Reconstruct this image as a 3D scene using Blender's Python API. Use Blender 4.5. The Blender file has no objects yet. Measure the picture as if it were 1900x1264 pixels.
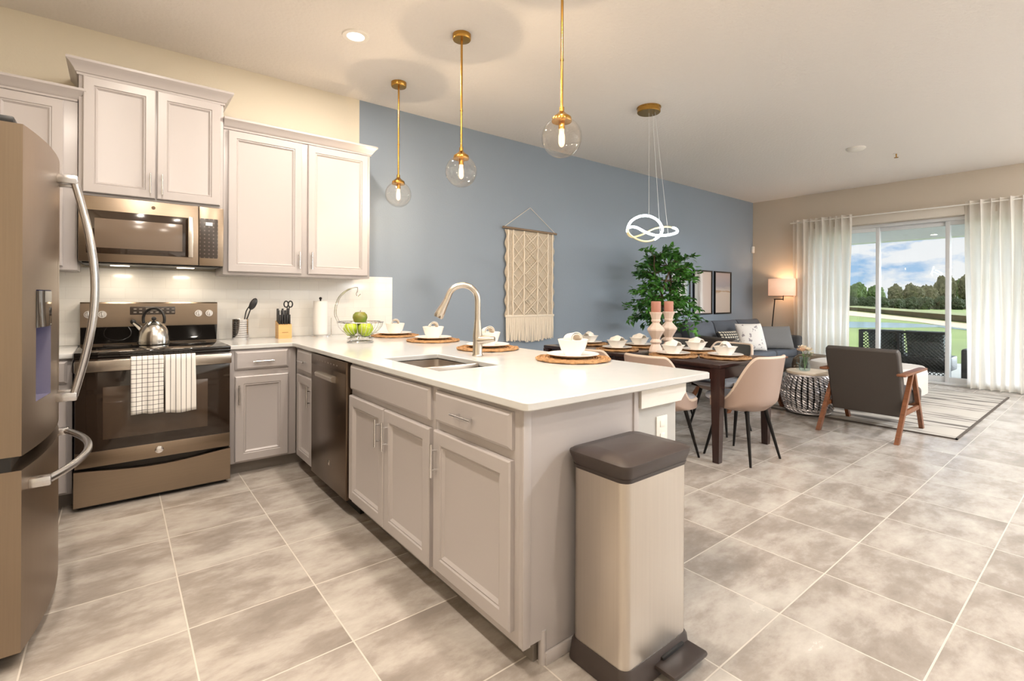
import bpy, bmesh, math, random
from mathutils import Vector, Matrix
from mathutils import noise as mnoise
random.seed(7)
PI = math.pi
C = bpy.context.scene.collection
sc = bpy.context.scene

# ------------------------------------------------------------------ camera
cam_d = bpy.data.cameras.new('camera')
cam = bpy.data.objects.new('camera', cam_d); C.objects.link(cam)
_ya, _ro = math.radians(38.67), math.radians(0.25)
_F = Vector((math.sin(_ya), math.cos(_ya), 0)); _R = Vector((math.cos(_ya), -math.sin(_ya), 0)); _U = Vector((0, 0, 1))
_R3 = _R * math.cos(_ro) + _U * math.sin(_ro); _U3 = _U * math.cos(_ro) - _R * math.sin(_ro)
_m = Matrix.Identity(4)
for i in range(3):
    _m[i][0] = _R3[i]; _m[i][1] = _U3[i]; _m[i][2] = -_F[i]
_m.translation = Vector((0.187, -4.306, 1.192))
cam.matrix_world = _m
cam_d.sensor_fit = 'HORIZONTAL'; cam_d.sensor_width = 36
cam_d.lens = 36 * 915.1 / 1900
cam_d.shift_y = (554.025 - 632) / 1900
cam_d.clip_start = 0.05; cam_d.clip_end = 600
sc.camera = cam

# ------------------------------------------------------------------ view
sc.view_settings.view_transform = 'Standard'
sc.view_settings.look = 'None'
sc.view_settings.gamma = 1
sc.view_settings.exposure = 0.10
sc.view_settings.use_curve_mapping = False
sc.cycles.max_bounces = 10
sc.cycles.diffuse_bounces = 6
sc.cycles.glossy_bounces = 4
sc.cycles.transmission_bounces = 8
sc.cycles.transparent_max_bounces = 12
sc.cycles.caustics_reflective = False
sc.cycles.caustics_refractive = False
sc.cycles.sample_clamp_indirect = 6
sc.cycles.use_denoising = True


def lin(c):
    return tuple(((x / 255) / 12.92 if x / 255 <= 0.04045 else ((x / 255 + 0.055) / 1.055) ** 2.4) for x in c[:3])


# ------------------------------------------------------------------ sky
W = bpy.data.worlds.new('sky'); sc.world = W; W.use_nodes = True
nt = W.node_tree; nt.nodes.clear()


def nd(t, typ, **k):
    n = t.nodes.new(typ)
    for a, b in k.items():
        setattr(n, a, b)
    return n


tc = nd(nt, 'ShaderNodeTexCoord'); sp = nd(nt, 'ShaderNodeSeparateXYZ')
nt.links.new(tc.outputs['Generated'], sp.inputs[0])
gr = nd(nt, 'ShaderNodeValToRGB'); gr.color_ramp.elements[0].position = 0.0
gr.color_ramp.elements[0].color = (*lin((186, 214, 240)), 1); gr.color_ramp.elements[1].position = 0.16
gr.color_ramp.elements[1].color = (*lin((104, 170, 232)), 1)
nt.links.new(sp.outputs['Z'], gr.inputs[0])
mp = nd(nt, 'ShaderNodeMapping'); mp.inputs['Scale'].default_value = (9, 9, 22); mp.inputs['Location'].default_value = (2.1, 0.9, 0.4)
nt.links.new(tc.outputs['Generated'], mp.inputs[0])
nz = nd(nt, 'ShaderNodeTexNoise'); nz.inputs['Scale'].default_value = 1.0; nz.inputs['Detail'].default_value = 9; nz.inputs['Roughness'].default_value = 0.55
nt.links.new(mp.outputs[0], nz.inputs['Vector'])
bd = nd(nt, 'ShaderNodeValToRGB')
for e, (p, v) in zip([bd.color_ramp.elements[0], bd.color_ramp.elements[1], bd.color_ramp.elements.new(0.09), bd.color_ramp.elements.new(0.13)],
                     [(0.0, 0.22), (0.06, 0.31), (0.088, 0.22), (0.112, -0.0)]):
    e.position = p; e.color = (max(v, 0),) * 3 + (1,)
nt.links.new(sp.outputs['Z'], bd.inputs[0])
ad = nd(nt, 'ShaderNodeMath', operation='ADD'); nt.links.new(nz.outputs['Fac'], ad.inputs[0]); nt.links.new(bd.outputs[0], ad.inputs[1])
cr = nd(nt, 'ShaderNodeValToRGB'); cr.color_ramp.elements[0].position = 0.67; cr.color_ramp.elements[1].position = 0.78
nt.links.new(ad.outputs[0], cr.inputs[0])
mx = nd(nt, 'ShaderNodeMix', data_type='RGBA'); nt.links.new(cr.outputs[0], mx.inputs[0]); nt.links.new(gr.outputs[0], mx.inputs[6])
mx.inputs[7].default_value = (*lin((250, 250, 252)), 1)
bgn = nd(nt, 'ShaderNodeBackground'); bgn.inputs[1].default_value = 1.0
nt.links.new(mx.outputs[2], bgn.inputs[0])
# added sky glow, unseen through the door, that throws daylight into the room
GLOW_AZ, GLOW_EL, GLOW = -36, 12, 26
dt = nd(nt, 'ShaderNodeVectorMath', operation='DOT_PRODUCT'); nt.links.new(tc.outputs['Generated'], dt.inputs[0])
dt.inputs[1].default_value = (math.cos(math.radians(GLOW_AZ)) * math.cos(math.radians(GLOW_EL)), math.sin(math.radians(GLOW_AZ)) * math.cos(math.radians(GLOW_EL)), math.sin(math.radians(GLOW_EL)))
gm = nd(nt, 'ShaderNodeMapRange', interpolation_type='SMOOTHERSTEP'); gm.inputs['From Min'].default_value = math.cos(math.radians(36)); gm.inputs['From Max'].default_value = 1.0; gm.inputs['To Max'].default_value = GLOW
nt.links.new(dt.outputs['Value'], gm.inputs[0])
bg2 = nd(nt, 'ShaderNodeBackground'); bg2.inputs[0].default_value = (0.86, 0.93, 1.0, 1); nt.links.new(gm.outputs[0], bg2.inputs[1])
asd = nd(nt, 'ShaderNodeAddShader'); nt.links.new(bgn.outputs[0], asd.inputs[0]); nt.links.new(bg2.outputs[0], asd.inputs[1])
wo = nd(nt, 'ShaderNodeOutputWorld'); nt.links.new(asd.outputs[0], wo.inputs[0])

# ------------------------------------------------------------------ sun
sd = bpy.data.lights.new('sun', 'SUN'); sd.energy = 2.6; sd.angle = 0.01; sd.color = (1, 0.95, 0.85)
so = bpy.data.objects.new('sun', sd); C.objects.link(so); so.rotation_euler = (math.radians(12), math.radians(-38), 0)

WARM = (1.0, 0.89, 0.77)
KITCHEN_W, LIVING_FILL_W, BULB_W = 24, 98, 13

# ------------------------------------------------------------------ materials
MATS = {}


def P(name, rgb, rough=0.5, metal=0.0, spec=0.5, var=0.0, vscale=8.0, stretch=(1, 1, 1), bump=0.0, bscale=60.0, emit=None, estr=0.0, coat=0.0, alt=None, trans=0.0):
    if name in MATS:
        return MATS[name]
    m = bpy.data.materials.new(name); m.use_nodes = True
    t = m.node_tree; b = t.nodes['Principled BSDF']
    col = (*lin(rgb), 1)
    b.inputs['Base Color'].default_value = col
    b.inputs['Roughness'].default_value = rough
    b.inputs['Metallic'].default_value = metal
    b.inputs['Specular IOR Level'].default_value = spec
    b.inputs['Coat Weight'].default_value = coat
    b.inputs['Transmission Weight'].default_value = trans
    if emit:
        b.inputs['Emission Color'].default_value = (*lin(emit), 1); b.inputs['Emission Strength'].default_value = estr
    if var or bump:
        c = nd(t, 'ShaderNodeTexCoord'); mpn = nd(t, 'ShaderNodeMapping'); mpn.inputs['Scale'].default_value = stretch
        t.links.new(c.outputs['Object'], mpn.inputs[0])
    if var:
        n = nd(t, 'ShaderNodeTexNoise'); n.inputs['Scale'].default_value = vscale; n.inputs['Detail'].default_value = 6
        t.links.new(mpn.outputs[0], n.inputs['Vector'])
        r = nd(t, 'ShaderNodeValToRGB'); r.color_ramp.elements[0].position = 0.32; r.color_ramp.elements[1].position = 0.68
        a2 = lin(alt) if alt else tuple(x * (1 - var) for x in col[:3])
        r.color_ramp.elements[0].color = (*a2, 1); r.color_ramp.elements[1].color = col
        t.links.new(n.outputs['Fac'], r.inputs[0]); t.links.new(r.outputs[0], b.inputs['Base Color'])
    if bump:
        n = nd(t, 'ShaderNodeTexNoise'); n.inputs['Scale'].default_value = bscale; n.inputs['Detail'].default_value = 3
        t.links.new(mpn.outputs[0], n.inputs['Vector'])
        bp = nd(t, 'ShaderNodeBump'); bp.inputs['Strength'].default_value = bump; bp.inputs['Distance'].default_value = 0.01
        t.links.new(n.outputs['Fac'], bp.inputs['Height']); t.links.new(bp.outputs[0], b.inputs['Normal'])
    MATS[name] = m
    return m


def emit_mat(name, rgb, s):
    m = bpy.data.materials.new(name); m.use_nodes = True; t = m.node_tree; t.nodes.clear()
    e = nd(t, 'ShaderNodeEmission'); e.inputs[0].default_value = (*lin(rgb), 1); e.inputs[1].default_value = s
    o = nd(t, 'ShaderNodeOutputMaterial'); t.links.new(e.outputs[0], o.inputs[0]); MATS[name] = m
    return m


def glass_mat(name, rgb=(255, 255, 255), refl=0.08, edge=0.9, rough=0.0):
    m = bpy.data.materials.new(name); m.use_nodes = True; t = m.node_tree; t.nodes.clear()
    tr = nd(t, 'ShaderNodeBsdfTransparent'); tr.inputs[0].default_value = (*lin(rgb), 1)
    g = nd(t, 'ShaderNodeBsdfGlossy'); g.inputs['Roughness'].default_value = rough
    lw = nd(t, 'ShaderNodeLayerWeight'); lw.inputs[0].default_value = 0.35
    mr = nd(t, 'ShaderNodeMapRange'); mr.inputs['To Min'].default_value = refl; mr.inputs['To Max'].default_value = edge
    pw = nd(t, 'ShaderNodeMath', operation='POWER'); pw.inputs[1].default_value = 2.0
    t.links.new(lw.outputs['Facing'], pw.inputs[0]); t.links.new(pw.outputs[0], mr.inputs[0])
    mi = nd(t, 'ShaderNodeMixShader'); t.links.new(mr.outputs[0], mi.inputs[0]); t.links.new(tr.outputs[0], mi.inputs[1]); t.links.new(g.outputs[0], mi.inputs[2])
    o = nd(t, 'ShaderNodeOutputMaterial'); t.links.new(mi.outputs[0], o.inputs[0]); MATS[name] = m
    return m


def floor_mat():
    m = bpy.data.materials.new('stone_tile'); m.use_nodes = True; t = m.node_tree; b = t.nodes['Principled BSDF']
    g = nd(t, 'ShaderNodeNewGeometry')
    mpn = nd(t, 'ShaderNodeMapping'); mpn.inputs['Location'].default_value = (-0.39, 3.483, 0)
    t.links.new(g.outputs['Position'], mpn.inputs[0])
    br = nd(t, 'ShaderNodeTexBrick'); br.offset = 0.0; br.squash = 1.0
    br.inputs['Scale'].default_value = 1.0; br.inputs['Brick Width'].default_value = 0.441; br.inputs['Row Height'].default_value = 0.427
    br.inputs['Mortar Size'].default_value = 0.0030; br.inputs['Mortar Smooth'].default_value = 0.2; br.inputs['Bias'].default_value = 0.0
    br.inputs['Color1'].default_value = (0.42, 0.42, 0.42, 1); br.inputs['Color2'].default_value = (0.58, 0.58, 0.58, 1)
    t.links.new(mpn.outputs[0], br.inputs['Vector'])
    m2 = nd(t, 'ShaderNodeMapping'); m2.inputs['Scale'].default_value = (1.5, 3.0, 1)
    t.links.new(g.outputs['Position'], m2.inputs[0])
    n = nd(t, 'ShaderNodeTexNoise', noise_dimensions='4D'); n.inputs['Scale'].default_value = 1.7; n.inputs['Detail'].default_value = 12; n.inputs['Roughness'].default_value = 0.66; n.inputs['Distortion'].default_value = 0.12
    t.links.new(m2.outputs[0], n.inputs['Vector'])
    wm = nd(t, 'ShaderNodeMath', operation='MULTIPLY'); wm.inputs[1].default_value = 30.0; t.links.new(br.outputs['Color'], wm.inputs[0]); t.links.new(wm.outputs[0], n.inputs['W'])
    ad = nd(t, 'ShaderNodeMath', operation='ADD'); t.links.new(n.outputs['Fac'], ad.inputs[0])
    sc1 = nd(t, 'ShaderNodeMath', operation='MULTIPLY_ADD'); sc1.inputs[1].default_value = 0.22; sc1.inputs[2].default_value = -0.11
    t.links.new(br.outputs['Color'], sc1.inputs[0]); t.links.new(sc1.outputs[0], ad.inputs[1])
    r = nd(t, 'ShaderNodeValToRGB'); e = r.color_ramp.elements
    e[0].position = 0.34; e[0].color = (*lin((141, 132, 124)), 1); e[1].position = 0.66; e[1].color = (*lin((193, 187, 179)), 1)
    x = e.new(0.45); x.color = (*lin((157, 148, 140)), 1); x = e.new(0.53); x.color = (*lin((176, 168, 160)), 1)
    t.links.new(ad.outputs[0], r.inputs[0])
    mx = nd(t, 'ShaderNodeMix', data_type='RGBA'); t.links.new(br.outputs['Fac'], mx.inputs[0]); t.links.new(r.outputs[0], mx.inputs[6])
    mx.inputs[7].default_value = (*lin((206, 198, 188)), 1)
    t.links.new(mx.outputs[2], b.inputs['Base Color'])
    ro = nd(t, 'ShaderNodeMapRange'); ro.inputs['To Min'].default_value = 0.18; ro.inputs['To Max'].default_value = 0.32
    t.links.new(n.outputs['Fac'], ro.inputs[0]); t.links.new(ro.outputs[0], b.inputs['Roughness'])
    bp = nd(t, 'ShaderNodeBump'); bp.inputs['Strength'].default_value = 0.35; bp.inputs['Distance'].default_value = 0.004; bp.invert = True
    t.links.new(br.outputs['Fac'], bp.inputs['Height']); t.links.new(bp.outputs[0], b.inputs['Normal'])
    return m


def subway_mat():
    m = bpy.data.materials.new('white_subway_tile'); m.use_nodes = True; t = m.node_tree; b = t.nodes['Principled BSDF']
    g = nd(t, 'ShaderNodeNewGeometry'); s = nd(t, 'ShaderNodeSeparateXYZ'); c = nd(t, 'ShaderNodeCombineXYZ')
    t.links.new(g.outputs['Position'], s.inputs[0]); t.links.new(s.outputs['X'], c.inputs[0]); t.links.new(s.outputs['Z'], c.inputs[1])
    mpn = nd(t, 'ShaderNodeMapping'); mpn.inputs['Location'].default_value = (0, -0.874, 0); t.links.new(c.outputs[0], mpn.inputs[0])
    br = nd(t, 'ShaderNodeTexBrick'); br.offset = 0.5
    br.inputs['Scale'].default_value = 1.0; br.inputs['Brick Width'].default_value = 0.152; br.inputs['Row Height'].default_value = 0.076
    br.inputs['Mortar Size'].default_value = 0.0013; br.inputs['Color1'].default_value = (*lin((238, 236, 231)), 1); br.inputs['Color2'].default_value = (*lin((233, 231, 226)), 1)
    br.inputs['Mortar'].default_value = (*lin((226, 223, 218)), 1)
    t.links.new(mpn.outputs[0], br.inputs['Vector']); t.links.new(br.outputs['Color'], b.inputs['Base Color'])
    b.inputs['Roughness'].default_value = 0.18
    bp = nd(t, 'ShaderNodeBump'); bp.inputs['Strength'].default_value = 0.3; bp.inputs['Distance'].default_value = 0.002; bp.invert = True
    t.links.new(br.outputs['Fac'], bp.inputs['Height']); t.links.new(bp.outputs[0], b.inputs['Normal'])
    return m


def pattern_mat(name, base, line, kind, s1, s2=None, rough=0.8, axes='YZ', w=0.08):
    """woven or printed cloth / lattice patterns on object coordinates: grid, stripe, wave, dots, patch"""
    m = bpy.data.materials.new(name); m.use_nodes = True; t = m.node_tree; b = t.nodes['Principled BSDF']
    b.inputs['Roughness'].default_value = rough
    c = nd(t, 'ShaderNodeTexCoord'); s = nd(t, 'ShaderNodeSeparateXYZ'); t.links.new(c.outputs['Object'], s.inputs[0])

    def line_mask(ax, sz, ww):
        mu = nd(t, 'ShaderNodeMath', operation='MULTIPLY'); mu.inputs[1].default_value = 1 / sz; t.links.new(s.outputs[ax], mu.inputs[0])
        fr = nd(t, 'ShaderNodeMath', operation='FRACT'); t.links.new(mu.outputs[0], fr.inputs[0])
        lt = nd(t, 'ShaderNodeMath', operation='LESS_THAN'); lt.inputs[1].default_value = ww; t.links.new(fr.outputs[0], lt.inputs[0])
        return lt.outputs[0]
    if kind == 'grid':
        a = line_mask(axes[0], s1, w); d = line_mask(axes[1], s2 or s1, w)
        q = nd(t, 'ShaderNodeMath', operation='MAXIMUM'); t.links.new(a, q.inputs[0]); t.links.new(d, q.inputs[1]); fac = q.outputs[0]
    elif kind == 'dash':
        a = line_mask(axes[0], s1, w); d = line_mask(axes[1], s2 or s1, w)
        q = nd(t, 'ShaderNodeMath', operation='MINIMUM'); t.links.new(a, q.inputs[0]); t.links.new(d, q.inputs[1]); fac = q.outputs[0]
    elif kind == 'stripe':
        fac = line_mask(axes[0], s1, w)
    elif kind == 'wave':
        wv = nd(t, 'ShaderNodeTexWave'); wv.bands_direction = axes; wv.inputs['Scale'].default_value = s1; wv.inputs['Distortion'].default_value = 7.5
        wv.inputs['Detail'].default_value = 4; wv.inputs['Detail Scale'].default_value = 0.9
        mpw = nd(t, 'ShaderNodeMapping'); mpw.inputs['Scale'].default_value = s2 or (1, 1, 1); t.links.new(c.outputs['Object'], mpw.inputs[0]); t.links.new(mpw.outputs[0], wv.inputs['Vector'])
        r = nd(t, 'ShaderNodeValToRGB'); r.color_ramp.elements[0].position = w; r.color_ramp.elements[0].color = (1, 1, 1, 1); r.color_ramp.elements[1].position = w + 0.16; r.color_ramp.elements[1].color = (0, 0, 0, 1)
        t.links.new(wv.outputs['Fac'], r.inputs[0]); fac = r.outputs[0]
    elif kind == 'patch':
        n = nd(t, 'ShaderNodeTexNoise'); n.inputs['Scale'].default_value = s1; n.inputs['Detail'].default_value = 9 if s2 else 4
        mpw = nd(t, 'ShaderNodeMapping'); mpw.inputs['Scale'].default_value = s2 or (1, 1, 1); t.links.new(c.outputs['Object'], mpw.inputs[0]); t.links.new(mpw.outputs[0], n.inputs['Vector'])
        r = nd(t, 'ShaderNodeValToRGB'); r.color_ramp.elements[0].position = w; r.color_ramp.elements[1].position = w + (0.10 if s2 else 0.04)
        t.links.new(n.outputs['Fac'], r.inputs[0]); fac = r.outputs[0]
    mx = nd(t, 'ShaderNodeMix', data_type='RGBA'); t.links.new(fac, mx.inputs[0]); mx.inputs[6].default_value = (*lin(base), 1); mx.inputs[7].default_value = (*lin(line), 1)
    t.links.new(mx.outputs[2], b.inputs['Base Color'])
    MATS[name] = m
    return m


def curtain_mat():
    m = bpy.data.materials.new('sheer_white_fabric'); m.use_nodes = True; t = m.node_tree; t.nodes.clear()
    d = nd(t, 'ShaderNodeBsdfDiffuse'); d.inputs[0].default_value = (*lin((250, 246, 236)), 1)
    tl = nd(t, 'ShaderNodeBsdfTranslucent'); tl.inputs[0].default_value = (*lin((232, 227, 224)), 1)
    tp = nd(t, 'ShaderNodeBsdfTransparent')
    m1 = nd(t, 'ShaderNodeMixShader'); m1.inputs[0].default_value = 0.5; t.links.new(d.outputs[0], m1.inputs[1]); t.links.new(tl.outputs[0], m1.inputs[2])
    m2 = nd(t, 'ShaderNodeMixShader'); m2.inputs[0].default_value = 0.06; t.links.new(m1.outputs[0], m2.inputs[1]); t.links.new(tp.outputs[0], m2.inputs[2])
    o = nd(t, 'ShaderNodeOutputMaterial'); t.links.new(m2.outputs[0], o.inputs[0]); return m


M_WALLW = P('cream_wall_paint', (222, 214, 196), 0.7, bump=0.12, bscale=90)
M_WHITEW = P('white_wall_paint', (232, 230, 226), 0.7)
M_BLUE = P('slate_blue_wall_paint', (137, 149, 162), 0.6, bump=0.1, bscale=90)
M_FAR = P('beige_wall_paint', (200, 188, 172), 0.7, bump=0.1, bscale=90)
M_CEIL = P('white_ceiling_texture', (230, 226, 222), 0.85, bump=0.5, bscale=38)
M_FLOOR = floor_mat()
M_SUB = subway_mat()
M_WHITE = P('white_trim_paint', (235, 232, 226), 0.4)
M_CAB = P('grey_cabinet_paint', (178, 172, 171), 0.32)
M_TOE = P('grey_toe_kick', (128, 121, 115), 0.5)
M_QZ = P('white_quartz', (206, 206, 205), 0.14, var=0.03, vscale=14)
M_STEEL = P('brushed_nickel', (205, 198, 188), 0.26, 1.0)
M_HAND = P('satin_steel', (206, 206, 208), 0.24, 1.0)
M_CHROME = P('polished_chrome', (225, 225, 226), 0.12, 1.0)
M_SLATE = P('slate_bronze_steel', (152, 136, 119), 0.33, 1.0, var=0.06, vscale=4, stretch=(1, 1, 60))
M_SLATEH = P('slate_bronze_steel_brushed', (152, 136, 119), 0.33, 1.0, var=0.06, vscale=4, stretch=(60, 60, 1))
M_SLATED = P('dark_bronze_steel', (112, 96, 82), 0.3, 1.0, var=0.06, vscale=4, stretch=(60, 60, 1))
M_BLACKG = P('black_glass', (22, 19, 17), 0.06, coat=0.5)
M_OVENG = P('smoked_oven_glass', (44, 34, 27), 0.08, coat=0.5)
M_OVENW = P('oven_window_glass', (78, 64, 53), 0.1, coat=0.5)
M_BLACK = P('black_plastic', (24, 23, 23), 0.4)
M_DARKM = P('black_metal', (30, 27, 26), 0.35, 0.6)
M_BRASS = P('aged_brass', (186, 142, 72), 0.24, 1.0)
M_GLOBE = glass_mat('clear_globe_glass', (255, 252, 248), 0.05, 0.75)
M_PANE = glass_mat('window_pane', (248, 250, 250), 0.03, 0.5)
M_GLASSV = glass_mat('vase_glass', (240, 248, 248), 0.06, 0.6)
M_FIL = emit_mat('glowing_filament', (255, 222, 170), 45)
M_BULBG = emit_mat('lit_bulb_glass', (255, 214, 158), 5.0)
def bulb_mat():
    m = bpy.data.materials.new('lit_clear_bulb'); m.use_nodes = True; t = m.node_tree; t.nodes.clear()
    e = nd(t, 'ShaderNodeEmission'); e.inputs[0].default_value = (*lin((255, 220, 172)), 1); e.inputs[1].default_value = 4
    tr = nd(t, 'ShaderNodeBsdfTransparent'); mi = nd(t, 'ShaderNodeMixShader'); mi.inputs[0].default_value = .28
    t.links.new(tr.outputs[0], mi.inputs[1]); t.links.new(e.outputs[0], mi.inputs[2])
    o = nd(t, 'ShaderNodeOutputMaterial'); t.links.new(mi.outputs[0], o.inputs[0]); return m


M_BULBT = bulb_mat()
M_CAN = emit_mat('lit_diffuser', (255, 240, 220), 6)
M_LED = emit_mat('white_led_strip', (236, 248, 250), 14)
M_LEDG = P('gold_led_frame', (222, 205, 150), 0.3, 0.8, emit=(255, 240, 190), estr=0.45)
M_WOODB = P('espresso_wood', (52, 32, 28), 0.22, var=0.25, vscale=5, stretch=(1, 12, 1))
M_WALNUT = P('walnut_wood', (128, 78, 48), 0.4, var=0.35, vscale=9, stretch=(10, 1, 1))
M_LEATH = P('charcoal_upholstery', (66, 60, 56), 0.55, bump=0.08, bscale=150)
M_SOFA = P('slate_grey_fabric', (82, 86, 94), 0.85, bump=0.2, bscale=220)
M_SOFAD = P('dark_grey_fabric', (70, 70, 72), 0.9, bump=0.2, bscale=220)
M_GREYP = P('grey_corduroy', (118, 117, 117), 0.9, bump=0.3, bscale=120)
M_TAUPE = P('taupe_leather', (162, 140, 128), 0.45, bump=0.05, bscale=180)
M_LINE = P('charcoal_chair_lining', (74, 76, 76), 0.6)
M_SEATC = P('sheen_grey_seat_leather', (176, 178, 186), 0.35)  # pale blue-grey puts the window's sheen into the seat colour
M_PIPE = P('pale_piping', (206, 188, 172), 0.5)
M_CER = P('white_ceramic', (240, 236, 230), 0.18)
M_LINEN = P('white_linen', (240, 232, 222), 0.85, bump=0.1, bscale=200)
M_RAT = P('woven_rattan', (192, 146, 98), 0.75, var=0.45, vscale=45, bump=0.6, bscale=120)
M_PINK = P('dusty_pink_wax', (182, 126, 108), 0.6)
M_CREAMC = P('cream_glazed_ceramic', (226, 206, 192), 0.3)
M_LEAF = P('glossy_ficus_leaf', (84, 146, 52), 0.4, var=0.55, vscale=5, alt=(30, 72, 32))
M_TRUNK = P('ficus_bark', (104, 84, 66), 0.9, var=0.3, vscale=20)
M_ROPE = P('cream_cotton_rope', (240, 229, 212), 0.9, bump=0.5, bscale=160)
M_NET = P('cream_cotton_weave', (206, 192, 172), 0.9, bump=0.7, bscale=110, var=0.15, vscale=60)
M_RODW = P('driftwood_rod', (132, 112, 92), 0.8)
M_PAPER = P('white_paper', (240, 238, 234), 0.9, bump=0.15, bscale=120)
M_BLOCK = P('light_beech_wood', (222, 178, 116), 0.5, var=0.12, vscale=8, stretch=(1, 1, 8))
M_APPLE = P('green_apple_skin', (150, 180, 44), 0.3, var=0.25, vscale=14, alt=(182, 196, 62))
M_PEAR = P('dark_green_apple_skin', (96, 130, 44), 0.35, var=0.3, vscale=12, alt=(130, 120, 50))
M_CANB = P('brushed_bin_steel', (206, 198, 188), 0.36, 1.0, var=0.04, vscale=3, stretch=(50, 50, 1))
M_LIDB = P('dark_brown_plastic', (58, 49, 46), 0.42)
M_SHADE = P('lit_linen_shade', (246, 222, 204), 0.9, emit=(255, 190, 150), estr=0.55)
M_SILV = P('hammered_silver', (205, 202, 204), 0.42, 0.9)
M_STOOLT = P('whitewashed_wood', (206, 192, 174), 0.6)
M_OTT = P('pale_grey_boucle', (206, 200, 194), 0.9, bump=0.4, bscale=90)
M_ALU = P('white_aluminium', (214, 216, 218), 0.4)
M_LAWN = P('lawn_grass', (120, 138, 66), 0.95, var=0.25, vscale=0.25, bump=0.2, bscale=30)
M_MOUND = P('mound_grass', (122, 128, 70), 0.95, var=0.3, vscale=0.3, bump=0.2, bscale=20)
M_LIPS = P('earth_bank', (112, 98, 66), 0.95, var=0.3, vscale=1)
M_SAND = P('sand_path', (190, 172, 148), 0.95)
M_WATER = P('pond_water', (140, 160, 160), 0.15)
M_PATIO = P('patio_concrete', (196, 194, 188), 0.8, var=0.08, vscale=3)
M_TREEG = [P('tree_foliage', (104, 124, 76), 0.95, var=0.5, vscale=0.9, bump=1.0, bscale=2.5),
           P('tree_foliage_dry', (110, 110, 82), 0.95, var=0.5, vscale=0.9, bump=1.0, bscale=2.5),
           P('bush_foliage', (70, 82, 56), 0.95, var=0.5, vscale=1.5, bump=1.0, bscale=3)]
M_WICK = P('black_resin_wicker', (40, 40, 40), 0.5, bump=0.5, bscale=60)
M_CUR = curtain_mat()
M_TOWELG = pattern_mat('white_towel_black_check', (234, 230, 224), (60, 56, 54), 'grid', 0.026, 0.026, axes='XZ', w=0.1)
M_TOWELS = pattern_mat('white_towel_black_stripe', (234, 230, 224), (70, 66, 64), 'stripe', 0.026, axes='X', w=0.12)
M_RUG = pattern_mat('ivory_rug_charcoal_ripple', (180, 174, 166), (92, 86, 82), 'patch', 1.0, (10, 1.3, 1), rough=0.95, w=0.52)
M_BWP = pattern_mat('black_cloth_ivory_dashes', (34, 32, 32), (206, 196, 176), 'dash', 0.05, 0.036, axes='XZ', w=0.62)
M_FLORAL = pattern_mat('white_cloth_grey_sprigs', (232, 226, 220), (150, 140, 142), 'patch', 16, rough=0.9, w=0.60)
M_IKAT = pattern_mat('brown_cloth_ivory_patches', (98, 84, 68), (214, 200, 180), 'patch', 6, rough=0.9, w=0.60)
M_MESHD = pattern_mat('button_dots', (58, 50, 45), (104, 94, 88), 'dash', 0.026, 0.026, rough=0.3, axes='XZ', w=0.32)


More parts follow.
